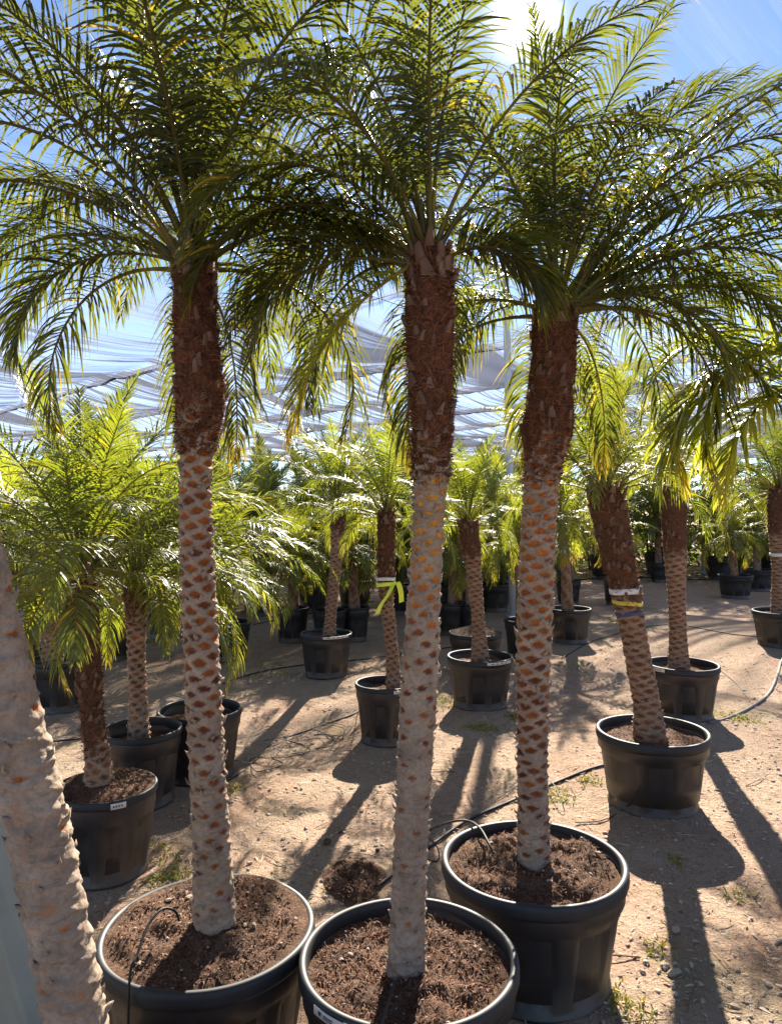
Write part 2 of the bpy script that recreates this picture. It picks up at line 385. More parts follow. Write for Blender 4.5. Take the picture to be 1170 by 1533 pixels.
def trunk_geo(path, fib_from, dh=.0056, nth=72, step=.004, scar=None, hot=None, amp=1.0, seed=0, spikes=60, spike_len=.02):
    """path: list of (x, y, z, radius); fib_from: height where the fibre sleeve starts"""
    r = np.random.default_rng(seed); path = np.asarray(path, float)
    H = path[-1, 2] - path[0, 2]; n = max(8, int(H / step)); P = smooth_path(path, n); rad = P[:, 3]; C = P[:, :3]
    th = np.arange(nth) * 2 * pi / nth; hh = np.concatenate([[0], np.cumsum(np.linalg.norm(np.diff(C, axis=0), axis=1))])
    TH, HH = np.meshgrid(th, hh); RR = np.repeat(rad[:, None], nth, 1); Z = np.repeat(C[:, 2:3], nth, 1)
    bx, by, bi = scar_field(TH, HH + .01 * (value_noise(TH * 1.5, HH * 20, seed) - .5), RR, dh, seed)
    hw = 2 * pi * RR.mean() / 13; a = 1.0 * hw * max(1, dh / .0056) ** .5; b = .0135 * max(1, dh / .0056) ** .5
    yy = by - .35 * b * (np.abs(bx) / a) ** 1.6                       # curved lower lip
    inside = 1 - (np.abs(bx) / a) ** 1.3 - np.where(yy > 0, (np.abs(yy) / b) ** .9 * .85, (np.abs(yy) / b) ** 2 * 2.2)
    rnd_i = ((bi * bi * 31 + bi * 7919 + seed * 131) % 97) / 97.0
    sv = (scar(Z) if scar else 1.0) * np.ones_like(Z)
    sc = np.clip(inside * 4 - (1 - sv) * 3.2 - (rnd_i < (1 - sv) * .96) * 5, 0, 1)
    lip = np.clip(1 - np.abs(yy + b * .9) / (b * .7), 0, 1) * np.clip(1.2 - np.abs(bx) / a * .7, 0, 1)
    fibm = np.clip((Z - fib_from) / .07 + (fbm(TH * 2.5, Z * 18, 4, seed) - .47) * 3.5, 0, 1)
    disp = amp * (.0045 * lip - .0035 * sc * (.4 + .6 * sv) + .004 * (fbm(TH * 3, HH * 40, 4, seed) - .45) + .0035 * np.abs(fbm(TH * 1.2 + 9, HH * 55 + TH * .8, 4, seed + 2) - .47) * 3)
    disp = disp * (1 - fibm) + fibm * .018 * (fbm(TH * 4, HH * 35, 4, seed + 5) - .45) * (RR / .06)
    R = RR + disp
    V = np.stack([C[:, 0:1] + np.cos(TH) * R, C[:, 1:2] + np.sin(TH) * R, Z], -1)
    mb = MB(); gold = np.clip((hot(Z) - 1.0) / .5, 0, 1) * np.ones_like(Z) if hot else np.zeros_like(Z); hv = (hot(Z) if hot else .4) * np.ones_like(Z) + (rnd_i - .5) * .7
    V = V.reshape(-1, 3); Q = grid_faces(n, nth, True); top = len(V); V = np.vstack([V, C[-1]])
    T = [(top, (n - 1) * nth + j, (n - 1) * nth + (j + 1) % nth) for j in range(nth)]
    ap = lambda x: np.append(x.ravel(), 1)
    mb.add(V, Q, T, scar=ap(sc), hot=np.clip(ap(hv), 0, 1), fib=ap(fibm), gold=ap(gold) * .8)
    # pointed leaf-base remnants
    for q in range(spikes):
        k = r.integers(int(n * .01), n); z = C[k, 2]
        if z > fib_from: continue
        a0 = r.uniform(0, 2 * pi); rr = rad[k]; o = np.array([cos(a0), sin(a0), 0]); tt = np.array([-sin(a0), cos(a0), 0])
        b0 = C[k] + o * (rr - .004); l = spike_len * r.uniform(.5, 1.3); wd = .009 * r.uniform(.6, 1.3) * rr / .05
        pt = b0 + o * (l * r.uniform(.45, .75) + .004) + np.array([0, 0, l * r.uniform(.5, 1.1)]) + tt * r.normal(0, .004)
        mid = b0 + o * (.006 + l * .35) + np.array([0, 0, l * .2])
        Vs = [b0 + tt * wd, b0 - tt * wd, b0 - np.array([0, 0, wd * 1.6]), mid + tt * wd * .55, mid - tt * wd * .55, mid + np.array([0, 0, -wd * .4]), pt, mid + np.array([0, 0, wd * .8]) - o * .003]
        mb.add(Vs, [(0, 2, 5, 3), (2, 1, 4, 5)], [(3, 5, 6), (5, 4, 6), (4, 7, 6), (7, 3, 6), (0, 3, 7), (1, 7, 4), (0, 7, 1)], scar=0.0, hot=.3, fib=0.0)
    return mb, C, rad

def fibre_geo(C, rad, z0, z1, n, ln=.04, wd=.0022, seed=0):
    r = np.random.default_rng(seed); zz = C[:, 2]; idx = np.where((zz >= z0 - .05) & (zz <= z1))[0]
    k = r.choice(idx, n); a = r.uniform(0, 2 * pi, n); o = np.stack([np.cos(a), np.sin(a), 0 * a], -1); t = np.stack([-np.sin(a), np.cos(a), 0 * a], -1)
    b = C[k] + o * (rad[k] * r.uniform(.9, 1.03, n))[:, None] + np.array([0, 0, 1.]) * r.uniform(-.01, .01, n)[:, None]
    up = r.normal(.35, .7, n)[:, None]; sidew = r.normal(0, .8, n)[:, None]; outw = (.22 + np.abs(r.normal(0, .36, n)))[:, None]
    d = norm(np.array([0, 0, 1.]) * up + t * sidew + o * outw); l = (ln * r.uniform(.4, 1.2, n))[:, None]
    w = norm(np.cross(d, o)) * (wd * r.uniform(.5, 1.5, n))[:, None] / 2
    m1 = b + d * l * .5; d2 = norm(d + o * r.normal(-.1, .3, n)[:, None] + np.array([0, 0, -.25])); e = m1 + d2 * l * .5
    V = np.stack([b - w, b + w, m1 - w, m1 + w, e], 1).reshape(-1, 3); s = (np.arange(n) * 5)[:, None]
    mb = MB(); mb.add(V, s + np.array([[0, 1, 3, 2]]), s + np.array([[2, 3, 4]]), lr=np.repeat(r.random(n) ** 1.5, 5)); return mb

def stub_geo(C, rad, z0, z1, n, seed=0, big=1.0, spiral=None):
    """chopped leaf bases: tapering wedges leaning outwards with a flat cut face"""
    r = np.random.default_rng(seed); mb = MB(); zz = C[:, 2]
    for q in range(n):
        z = r.uniform(z0, z1) if spiral is None else z0 + (z1 - z0) * q / n
        k = int(np.argmin(np.abs(zz - z))); a = r.uniform(0, 2 * pi) if spiral is None else q * 2.39996 + r.normal(0, .1)
        o = np.array([cos(a), sin(a), 0]); t = np.array([-sin(a), cos(a), 0]); up = np.array([0, 0, 1.])
        b = C[k] + o * (rad[k] * r.uniform(.9, 1.0)); h = big * r.uniform(.022, .045); w = big * r.uniform(.006, .016); th = big * r.uniform(.005, .010)
        ln = o * r.uniform(.2, .45) + t * r.normal(0, .28) + up; ln = norm(ln)
        c0 = b; c1 = b + ln * h
        V = [c0 - t * w * 1.3 - o * th, c0 + t * w * 1.3 - o * th, c0 + t * w * 1.1 + o * th * 1.4, c0 - t * w * 1.1 + o * th * 1.4,
             c1 - t * w * .6 - o * th * .6, c1 + t * w * .35 - o * th * .6 + up * h * .25, c1 + t * w * .3 + o * th + up * h * .2, c1 - t * w * .55 + o * th]
        Q = [(3, 2, 6, 7), (0, 3, 7, 4), (2, 1, 5, 6), (1, 0, 4, 5), (7, 6, 5, 4)]
        lv = r.random() ** 2 * .55
        mb.add(V, Q, lr=np.array([lv * .4] * 4 + [lv + .15] * 4))
    return mb

# ------------------------------------------------------------------ pots, soil
def pot_geo(r, h, nth=96, ribs=9, base=.80):
    """tapered nursery pot with recessed wall panels and a foot; open top with an inner wall"""
    th = np.arange(nth) * 2 * pi / nth
    prof = [(.0, 0.012, 0), (base * .93, .012, 0), (base * .95, 0, 0), (base * 1.01, 0, 0), (base * 1.01, .03 * h, 0), (base * .985, .045 * h, 0), (base * .99, .08 * h, 0), (base * .995, .10 * h, 1),
            (base + .04, .30 * h, 1), (base + .085, .52 * h, 1), (base + .115, .68 * h, 1), (base + .12, .70 * h, 0), (base + .125, .74 * h, 0), (.955, .765 * h, 0), (.962, .90 * h, 0), (.955, .94 * h, 0),
            (.925, .95 * h, 0), (.90, .80 * h, 0), (.84, .40 * h, 0), (.80, .15 * h, 0), (0, .15 * h, 0)]
    rows = []
    ph = (th / (2 * pi) * ribs) % 1.0
    panel = np.clip((np.minimum(ph, 1 - ph) - .17) / .03, 0, 1)
    panel2 = ((np.abs(ph - .5) < .05) * 1.0)
    for (rr, z, p) in prof:
        R = rr * r - p * .011 * panel * (r / .29) + p * .002 * panel2
        rows.append(np.stack([np.cos(th) * R, np.sin(th) * R, np.full(nth, z)], -1))
    mb = MB(); mb.add(np.concatenate(rows), grid_faces(len(prof), nth, True)); return mb

def rim_geo(r, h, nth=96):
    th = np.arange(nth) * 2 * pi / nth; c = []
    w = .032 * (r / .29); top = h
    prof = [(.965 * r, h - w * 1.35), (.99 * r, h - w * 1.4), (1.0 * r, h - w * 1.1), (1.0 * r, h - w * .5), (.992 * r, h - w * .15), (.975 * r, h), (.945 * r, h), (.925 * r, h - w * .18), (.918 * r, h - w * .6), (.915 * r, h - w * 2.4), (.93 * r, h - w * 2.6), (.952 * r, h - w * 1.8)]
    ww = 1 + .006 * np.sin(th * 2 + r * 40) + .004 * np.sin(th * 5 + 1)
    for (rr, z) in prof: c.append(np.stack([np.cos(th) * rr * ww, np.sin(th) * rr * ww, np.full(nth, z)], -1))
    V = np.concatenate(c); n = len(prof); Q = grid_faces(n, nth, True)
    j = np.arange(nth); Q2 = np.stack([(n - 1) * nth + j, (n - 1) * nth + (j + 1) % nth, (j + 1) % nth, j], -1)
    mb = MB(); mb.add(V, np.vstack([Q, Q2])); return mb

def soil_geo(r, z, seed=0, lump=.02, mound=.0, n=48, tilt=0.0):
    rr = np.linspace(0, 1, n) ** .8; nth = 90; th = np.arange(nth) * 2 * pi / nth; Rg, TH = np.meshgrid(rr, th, indexing='ij')
    X = np.cos(TH) * Rg * r; Y = np.sin(TH) * Rg * r
    e = (1 - Rg ** 8)
    Z = z + lump * (fbm(X * 14 + 50, Y * 14 + 50, 5, seed) - .48) * 2 * (.3 + .7 * e) + lump * .7 * (np.abs(fbm(X * 45 + 50, Y * 45 + 9, 3, seed + 3) - .45)) + mound * (1 - Rg ** 2) + tilt * Y / r
    mb = MB(); mb.add(np.stack([X, Y, Z], -1).reshape(-1, 3), grid_faces(n, nth, True)); 
    def zat(x, y): return z + lump * (fbm(np.array([x * 14. + 50]), np.array([y * 14. + 50]), 5, seed)[0] - .48) * 2 + mound * (1 - (x * x + y * y) / r / r) + tilt * y / r
    return mb, zat

def crumbs_geo(zat, r, n, seed=0, ln=.03, wd=.0025, up=.25):
    g = np.random.default_rng(seed); mb = MB()
    for q in range(n):
        a = g.uniform(0, 6.283); rr = r * math.sqrt(g.random()) * .96; x, y = cos(a) * rr, sin(a) * rr; z = zat(x, y) + .002
        b = g.uniform(0, 6.283); l = ln * g.uniform(.4, 1.3); d = np.array([cos(b), sin(b), g.uniform(-.1, up)]); w = np.array([-sin(b), cos(b), g.normal(0, .5)]) * wd * g.uniform(.5, 1.8)
        p = np.array([x, y, z]); m1 = p + d * l * .5 + np.array([0, 0, .004 * g.random()]); e = p + d * l * np.array([1, 1, .2]) + np.array([g.normal(0, .004), g.normal(0, .004), 0])
        mb.add([p - w, p + w, m1 - w, m1 + w, e], [(0, 1, 3, 2)], [(2, 3, 4)], lr=(g.random() ** 1.6 * (.15 + 1.7 * max(0.0, float(fbm(np.array([x * 9 + 40]), np.array([y * 9 + 40]), 3, seed)[0]) - .12)) if g.random() > .03 else 2.2))
    return mb

def rock_verts(g, s):
    t = (1 + 5 ** .5) / 2
    v = np.array([(-1, t, 0), (1, t, 0), (-1, -t, 0), (1, -t, 0), (0, -1, t), (0, 1, t), (0, -1, -t), (0, 1, -t), (t, 0, -1), (t, 0, 1), (-t, 0, -1), (-t, 0, 1)], float) / 1.9
    v = v * g.uniform(.7, 1.3, (12, 1)) * g.uniform(.6, 1.3, 3) * np.array([1, 1, .6]) * s
    return v @ Rz(g.uniform(0, 6)).T
ROCK_T = [(0, 11, 5), (0, 5, 1), (0, 1, 7), (0, 7, 10), (0, 10, 11), (1, 5, 9), (5, 11, 4), (11, 10, 2), (10, 7, 6), (7, 1, 8), (3, 9, 4), (3, 4, 2), (3, 2, 6), (3, 6, 8), (3, 8, 9), (4, 9, 5), (2, 4, 11), (6, 2, 10), (8, 6, 7), (9, 8, 1)]

def strip_on_cyl(mb, r, z0, z1, a0, a1, n=14, off=.001, taper=0.0, **at):
    a = np.linspace(a0, a1, n); V = []
    for z in (z0, z1): V.append(np.stack([np.cos(a) * (r + off), np.sin(a) * (r + off), np.full(n, z) + (a - a0) * taper], -1))
    for z in (z1, z0): V.append(np.stack([np.cos(a) * (r + off - .0008), np.sin(a) * (r + off - .0008), np.full(n, z) + (a - a0) * taper], -1))
    mb.add(np.concatenate(V), grid_faces(4, n), **at)

def band_geo(C, rad, z, h, extra=.003, n=40, tilt=.0, wav=.002):
    k = int(np.argmin(np.abs(C[:, 2] - z))); c = C[k]; R = rad[k] + extra; th = np.arange(n) * 2 * pi / n
    rows = []
    for (dr, dz) in ((0, -h / 2), (.0015, 0), (0, h / 2), (-.001, h / 2), (-.001, -h / 2)):
        rows.append(np.stack([c[0] + np.cos(th) * (R + dr), c[1] + np.sin(th) * (R + dr), z + dz + tilt * np.cos(th) + wav * np.sin(3 * th)], -1))
    mb = MB(); mb.add(np.concatenate(rows), grid_faces(5, n, True)); return mb

# ------------------------------------------------------------------ a potted palm
HRIM = 1.21        # the pot rims sit this far below the eye
def potted_palm(px, yr, w, path, label, group, fib_py, crown, near=1, hp=.39, sink=.03, soil_lump=.015, mound=0.0, sleeve=1, scar=None, hot=None,
                base_w=.80, dark=False, seed=0, name='potted_palm', extra=(), lean_y=0.0, label_strip=None, dh=None, amp=1.0, crumbs=500, z=None, coir=False, stubs=26, tilt=0.0, fullpot=False):
    hr = HC - hp
    Y = z if z else hr * F / (yr - HY)
    X = wx(px, Y); r = w / 2 / F * Y
    root = link(name, None); root.location = (X, Y, 0); root.empty_display_size = .1
    tag(root, label, 'palm', group)
    nth = {1: 108, 2: 63, 3: 36}[near]
    pot = pot_geo(r, hp, nth, base=base_w).obj('pot', 'pot', root); rim = rim_geo(r, hp, nth).obj('rim', 'rim', pot)
    rim_geo_a = 0
    sz = hp - sink
    sm, zat = soil_geo(r * (.938 if sink < .01 else .912), sz, seed, soil_lump, mound, 44 if near < 3 else 14, tilt)
    so = sm.obj('soil', 'soil', root)
    if near < 3 and crumbs:
        crumbs_geo(zat, r * .88, crumbs * 2, seed, .024 if coir else .014, .0010 if coir else .0014, .6 if coir else .35).obj('mulch', 'coir', so)['kind'] = 'stuff'
    if near == 1:
        gq = np.random.default_rng(seed + 77); pm = MB()
        for q in range(70):
            a = gq.uniform(0, 6.283); q_ = r * math.sqrt(gq.random()) * .86; x, y = cos(a) * q_, sin(a) * q_; sz_ = gq.uniform(.002, .006) * (1.7 if gq.random() < .08 else 1)
            pm.add(rock_verts(gq, sz_) + [x, y, zat(x, y) + sz_ * .3 + .003], None, ROCK_T)
        pm.obj('pebbles', 'stone', so, False)['kind'] = 'stuff'
    if label_strip:
        for (a0, a1, z0, z1, mat, kind) in label_strip:
            mbs = MB(); strip_on_cyl(mbs, r * 1.0, hp - z0, hp - z1, radians(a0), radians(a1), 14, .0055)
            st = mbs.obj(kind, mat, pot)
            if kind == 'label_sticker':
                mk = MB(); n = 0
                L = a1 - a0
                if near == 1:
                    zt, zb = hp - min(z0, z1), hp - max(z0, z1); hh = zt - zb
                    strip_on_cyl(mk, r, zb + hh * .35, zb + hh * .75, radians(a0 + L * .20), radians(a0 + L * .30), 4, .0070)
                    for q in range(7): strip_on_cyl(mk, r, zb + hh * .52, zb + hh * .66, radians(a0 + L * (.38 + .045 * q)), radians(a0 + L * (.41 + .045 * q)), 3, .0070)
                    for q in range(5): strip_on_cyl(mk, r, zb + hh * .28, zb + hh * .40, radians(a0 + L * (.38 + .06 * q)), radians(a0 + L * (.42 + .06 * q)), 3, .0070)
                else:
                    for q in range(4): strip_on_cyl(mk, r, hp - z0 - (z1 - z0) * .35, hp - z0 - (z1 - z0) * .65, radians(a0 + L * (.15 + .17 * q)), radians(a0 + L * (.24 + .17 * q)), 3, .0070)
                mk.obj('lettering', 'ink', st)
    tr = None
    if path:
        pts = []
        for i, (ax, ay, aw) in enumerate(path):
            f = i / (len(path) - 1)
            if ay < fib_py and near == 1: aw *= .89
            if seed in (26, 24, 25): aw *= .86
            pts.append((wx(ax, Y) - X, lean_y * f, wh(ay, Y), aw / 2 / F * Y))
        pts[0] = (pts[0][0], pts[0][1], sz - .05, pts[0][3] * 1.08)
        fz = wh(fib_py, Y)
        res = {1: (80, .0035), 2: (40, .006), 3: (16, .02)}[near]
        tb, C, rad = trunk_geo(pts, fz, dh or (.0056 if near < 3 else .006), res[0], res[1], scar, hot, amp * (1.25 if near == 1 else 1.3), seed, (120 if dh else {1: 260, 2: 110, 3: 0}[near]), .022 if near == 1 else .016)
        tr = tb.obj('trunk', 'trunk_dark' if dark else 'trunk', root)
        top = C[-1]; H0, H1 = fz, top[2]
        if near < 3:
            area = (H1 - H0)
            if area > .05:
                fs = fibre_geo(C, rad, H0, H1, int((9000 if near == 1 else 2600) * area), .034 if near == 1 else .03, .0024 if near == 1 else .0035, seed)
                st = stub_geo(C, rad, H0 + .02, H1 - .06, int(stubs * 4 * area), seed + 1, .8)
                st.merge(stub_geo(C, rad, H1 - .10, H1 + .0, 16, seed + 2, 1.15, True)); st.at['stub'] = [np.ones(st.n)]
                fs.merge(st); fs.obj('fibre_sleeve', 'fibre', tr)
        # crown
        kind, N, spread, a0, a1 = crown[:5]; rnd = random.Random(seed * 13 + 5)
        lim = .42 if near == 1 else .55
        mans = crown[5] if len(crown) > 5 else []; skip = (lambda az, a: (name == 'potted_palm' and seed == 5 and a < .38 and (az < 1.5 or az > 5.6)) or (seed == 5 and a > .5 and (az < 1.0 or az > 5.3)) or a > lim and (3.25 < az < 6.15 if near == 1 else 3.5 < az < 5.9)) if near < 3 else None
        rt = rad[-1]
        if near < 3:
            for mb, me, az, s, a in crown_fronds(kind, N, rnd, spread, a0, a1, skip):
                fo = link('frond', me, root); fo.rotation_euler = (rnd.uniform(-.05, .05), rnd.uniform(-.05, .05), az)
                o = rt * (.15 + .8 * a); fo.location = (top[0] + cos(az) * o, top[1] + sin(az) * o, top[2] + .03 - .10 * a); fo.scale = (s, s, s)
            for q, md in enumerate(mans):
                az = radians(md[0]); kw = dict(md[4]) if len(md) > 4 else {}
                base = dict(seed=seed * 50 + q, nl=64, llen=.26, lw=.0090, pet=.13) if kind == 'big' else dict(seed=seed * 50 + q, nl=40, llen=.20, lw=.010, fold=False)
                mt = kw.pop('mat', 'leaf' if kind == 'big' else 'leaf_mid'); dz = kw.pop('dz', 0); base.update(kw)
                fo = frond(md[3], md[1], md[2], **base).obj('frond', mt, root); fo.rotation_euler = (0, 0, az)
                fo.location = (top[0] + cos(az) * rt * .8, top[1] + sin(az) * rt * .8, top[2] - .03 + dz)
        else:
            cb = MB()
            for mb, me, az, s, a in crown_fronds(kind, N, rnd, spread, a0, a1, skip):
                cb.merge(mb, Rz(az) * s, (top[0] + cos(az) * rt * a, top[1] + sin(az) * rt * a, top[2] - .06 * a))
            cb.obj('crown', 'leaf_back' if kind != 'mid' else 'leaf_mid', root)
        for e in extra: e(root, C, rad, tr)
    return root, Y, (X, Y)

exec_order = []
UPA = 'AZ'
# azimuth convention: 0 = to the right of the picture, 90 = away from the camera, 180 = left, 270 = towards the camera
BIGG = 'tall potted palms standing in front'
MIDG = 'smaller potted palms on the dirt lot'
def lin(z0, v0, z1, v1): return lambda Z: np.clip(v0 + (Z - z0) / (z1 - z0) * (v1 - v0), min(v0, v1), max(v0, v1))

# tall palm on the left
rootA, YA, _ = potted_palm(312, 1385, 317, [(322, 1372, 60), (318, 1290, 54), (312, 1180, 50), (305, 1050, 50), (299, 920, 48), (294, 800, 46), (293, 700, 44), (295, 655, 54), (299, 620, 76), (298, 560, 74), (292, 490, 70), (291, 420, 62), (288, 378, 46)],
    'tall palm with a pale trunk in a heaped pot, leftmost of the three tall ones', BIGG, 652,
    ('big', 46, .86, 0, .86, [(178, 42, 72, 1.0), (190, 15, 110, .62), (350, 50, 125, .62), (5, 70, 110, .8), (160, 30, 70, .95), (20, 40, 95, .9), (150, 55, 95, 1.0), (190, 60, 100, 1.05), (215, 60, 80, 1.0)], None),
    sink=.008, mound=.012, soil_lump=.026, scar=lin(.3, .30, 1.15, 1.0), hot=lin(1.0, .1, 1.7, .45), seed=3, crumbs=1500, tilt=.012, stubs=22)
# tall palm in the middle
rootB, YB, _ = potted_palm(611, 1428, 330, [(606, 1462, 56), (609, 1400, 50), (614, 1280, 47), (620, 1150, 49), (627, 1030, 52), (634, 900, 47), (641, 780, 44), (644, 715, 48), (645, 670, 62), (645, 600, 68), (643, 520, 76), (642, 440, 74), (643, 395, 60), (644, 374, 46)],
    'middle tall palm with orange scars high on its trunk and a label on its pot', BIGG, 690,
    ('big', 36, .72, 0, .84, [(200, -32, 50, .62, dict(tip=.9, mat='leaf_yellow', llen=.21, nl=56)), (178, 48, 130, .80), (165, 30, 115, .62), (197, 60, 140, .80), (350, 30, 120, .34), (150, 42, 110, .7), (15, 35, 120, .38), (185, 75, 60, 1.0)], None),
    sink=.045, soil_lump=.032, scar=lin(.5, .28, 1.62, 1.0), hot=lin(1.2, .15, 1.5, 1.6), seed=5, crumbs=1800, coir=True, label_strip=[(219, 238, .008, .030, 'white', 'label_sticker'), (238.3, 246, .006, .034, 'silver', 'silver_tape')])
# tall palm on the right
rootD, YD, _ = potted_palm(798, 1285, 276, [(799, 1282, 48), (797, 1210, 43), (796, 1120, 43), (797, 1010, 48), (801, 900, 50), (805, 800, 49), (809, 735, 50), (814, 690, 62), (819, 640, 82), (824, 590, 72), (828, 520, 72), (830, 480, 64), (833, 450, 46)],
    'tall palm on the right whose trunk is covered in rust red diamond scars', BIGG, 702,
    ('big', 40, .80, 0, .86, [(5, 48, 38, 1.3), (12, 36, 34, 1.25), (350, 30, 48, 1.2), (0, 20, 62, 1.05, dict(mat='leaf_mid')), (25, 40, 70, 1.2), (345, 45, 85, 1.1, dict(mat='leaf_mid')), (330, 15, 110, .7), (150, 30, 105, .6, dict(mat='leaf_mid')), (8, 70, 62, 1.35), (355, 62, 50, 1.35), (15, 52, 62, 1.35), (2, 25, 95, 1.05, dict(mat='leaf_mid')), (350, 40, 110, 1.1), (30, 30, 95, 1.1), (340, 66, 90, 1.1), (10, 62, 45, 1.25), (20, 58, 70, 1.25), (358, 5, 80, .95, dict(mat='leaf_mid'))], None),
    sink=.035, soil_lump=.05, mound=.02, scar=lin(.3, .55, .9, 1.0), hot=lin(.9, .15, 1.6, .95), seed=8, crumbs=1800, coir=True)
# leaning trunk at the left edge: its pot is below the picture and its crown above it
rootF, YF, _ = potted_palm(150, 1752, 460, [(148, 1760, 112), (132, 1640, 88), (108, 1500, 82), (76, 1330, 82), (44, 1180, 84), (4, 1020, 82), (-32, 850, 76), (-66, 700, 74), (-110, 480, 84), (-170, 200, 110), (-220, -60, 116), (-230, -180, 80)],
    'palm with a thick pale trunk leaning at the left edge before a grey green brace', BIGG, 330,
    ('big', 24, .9, 0, .45, []), sink=.04, scar=lin(.5, .02, 1.6, .45), hot=lin(.5, .5, 1.6, .3), seed=13, crumbs=200, hp=.40, z=1.36, dh=.0105, amp=1.15)

def e_extra(root, C, rad, tr):
    z = lambda py: wh(py, 3.98)
    band_geo(C, rad, z(884), .030, .005, tilt=.004).obj('white_tape', 'white', tr)
    band_geo(C, rad, z(902), .020, .005, tilt=-.006).obj('yellow_tape', 'yellow', tr)
    band_geo(C, rad, z(917), .022, .004, tilt=.006, wav=.004).obj('blue_tape', 'blue', tr)
potted_palm(976, 1092, 165, [(973, 1108, 48), (968, 1060, 40), (957, 1000, 38), (946, 940, 37), (936, 890, 42), (925, 840, 47), (915, 790, 50), (907, 750, 52), (902, 728, 40)],
    'leaning palm with white, yellow and blue tape around its trunk', MIDG, 905, ('mid', 32, .78, 0, .72, [(200, 60, 60, .8), (15, 45, 70, .85), (330, 35, 100, .8)]), near=2, hp=.39, sink=.05, seed=21, dark=True, crumbs=700, extra=[e_extra], base_w=.78, stubs=60)
potted_palm(1021, 993, 106, [(1016, 998, 30), (1014, 950, 25), (1012, 890, 25), (1010, 830, 32), (1008, 770, 36), (1004, 720, 34), (1003, 705, 24)],
    'slim upright palm standing behind the palm with the taped trunk', MIDG, 830, ('mid', 26, .66, 0, .8, [(180, 50, 95, .7)]), near=2, sink=.06, seed=22, dark=True, crumbs=200, label_strip=[(196, 222, .006, .030, 'white', 'label_sticker')])
potted_palm(718, 981, 99, [(719, 990, 28), (716, 940, 19), (712, 890, 20), (708, 850, 22), (704, 820, 30), (700, 780, 26)],
    'palm with a thin ringed trunk seen between the middle and right tall trunks', MIDG, 840, ('mid', 30, .85, 0, .85), near=2, sink=.06, seed=23, dark=True, crumbs=200, label_strip=[(275, 325, .006, .026, 'white', 'label_sticker')])
def ribbon_extra(root, C, rad, tr):
    Yz = 5.03; z = lambda py: wh(py, Yz)
    band_geo(C, rad, z(866), .022, .016).obj('white_tape', 'white', tr)
    band_geo(C, rad, z(874), .026, .017, tilt=.006).obj('ribbon', 'lime', tr)
    k = int(np.argmin(np.abs(C[:, 2] - z(873)))); c = C[k]; mb = MB()
    for pts in ([(.05, -.06, .0), (.02, -.10, -.06), (-.03, -.12, -.13), (-.055, -.12, -.19)], [(.05, -.05, .0), (.08, -.08, .01), (.10, -.08, -.05), (.105, -.07, -.12)]):
        P = smooth_path(np.array(pts) + c, 14); wv = np.array([.016, 0, .006]) ; a, b = P - wv, P + wv
        mb.add(np.stack([a, b], 1).reshape(-1, 3), grid_faces(len(P), 2))
    mb.obj('ribbon_tail', 'lime', tr, False)
potted_palm(577, 1021, 92, [(590, 1030, 26), (587, 980, 21), (582, 930, 21), (578, 890, 23), (577, 850, 27), (578, 800, 29), (579, 765, 24)],
    'palm with a lime yellow ribbon tied around its dark trunk', MIDG, 885, ('mid', 28, .75, 0, .85, [(196, 20, 90, .7), (165, 62, 50, .95)]), near=2, sink=.06, seed=24, dark=True, crumbs=250, extra=[ribbon_extra], label_strip=[(285, 308, .010, .032, 'white', 'label_sticker')])
potted_palm(488, 947, 78, [(492, 955, 22), (495, 920, 18), (500, 870, 18), (504, 820, 21), (506, 785, 24), (506, 760, 18)],
    'palm with a right leaning thin trunk and tall silvery upright fronds', MIDG, 800, ('mid', 30, 1.0, 0, .9, [(170, 82, 55, 1.3), (175, 70, 50, 1.25), (30, 70, 60, 1.1)]), near=2, sink=.06, seed=25, dark=True, crumbs=120, label_strip=[(268, 330, .0, .02, 'white', 'label_sticker')])
# left side group
potted_palm(158, 1178, 150, [(150, 1185, 52), (146, 1130, 40), (138, 1070, 37), (133, 1010, 42), (128, 940, 46), (124, 880, 46), (122, 850, 34)],
    'bushy palm at the left with a frond hanging down in front of its dark trunk', MIDG, 1120, ('mid', 36, 1.0, 0, .86, [(262, 2, 88, .80, dict(llen=.17, tip=.95, droop=.35, pet=.06, curl=.7, dz=.03)), (240, 20, 105, .6), (290, 15, 100, .62), (285, 45, 110, .8), (170, 50, 95, .9), (20, 60, 90, .95), (110, 75, 40, 1.0, dict(mat='leaf_back'))]), near=2, hp=.37, sink=.006, tilt=.008, seed=26, dark=True, crumbs=700, mound=.02, z=3.26, base_w=.82, label_strip=[(296, 312, .006, .03, 'white', 'label_sticker')])
potted_palm(212, 1089, 118, [(208, 1105, 32), (207, 1050, 25), (205, 1000, 24), (204, 950, 27), (203, 900, 30), (203, 880, 24)],
    'palm with a smooth thin grey trunk in a half empty pot behind the bushy one', MIDG, 925, ('mid', 32, 1.0, 0, .88, [(350, 40, 110, .85), (300, 35, 115, .8)]), near=2, sink=.09, seed=27, crumbs=300)
potted_palm(299, 1060, 125, [(291, 1075, 26), (291, 1020, 22), (292, 960, 22), (292, 880, 26), (292, 850, 20)],
    'palm mostly hidden behind the tall left trunk, its pot showing either side', MIDG, 930, ('mid', 28, 1.0, 0, .85, [(10, 45, 110, .95)]), near=2, sink=.07, seed=28, dark=True, crumbs=300)
potted_palm(90, 985, 92, [(78, 990, 28), (76, 940, 24), (78, 890, 30), (78, 850, 24)],
    'palm in a low pot between the leaning edge trunk and the bushy left palm', MIDG, 900, ('mid', 32, 1.05, 0, .95, [(110, 82, 40, 1.1, dict(mat='leaf_back'))]), near=2, sink=.06, seed=29, dark=True, crumbs=100)
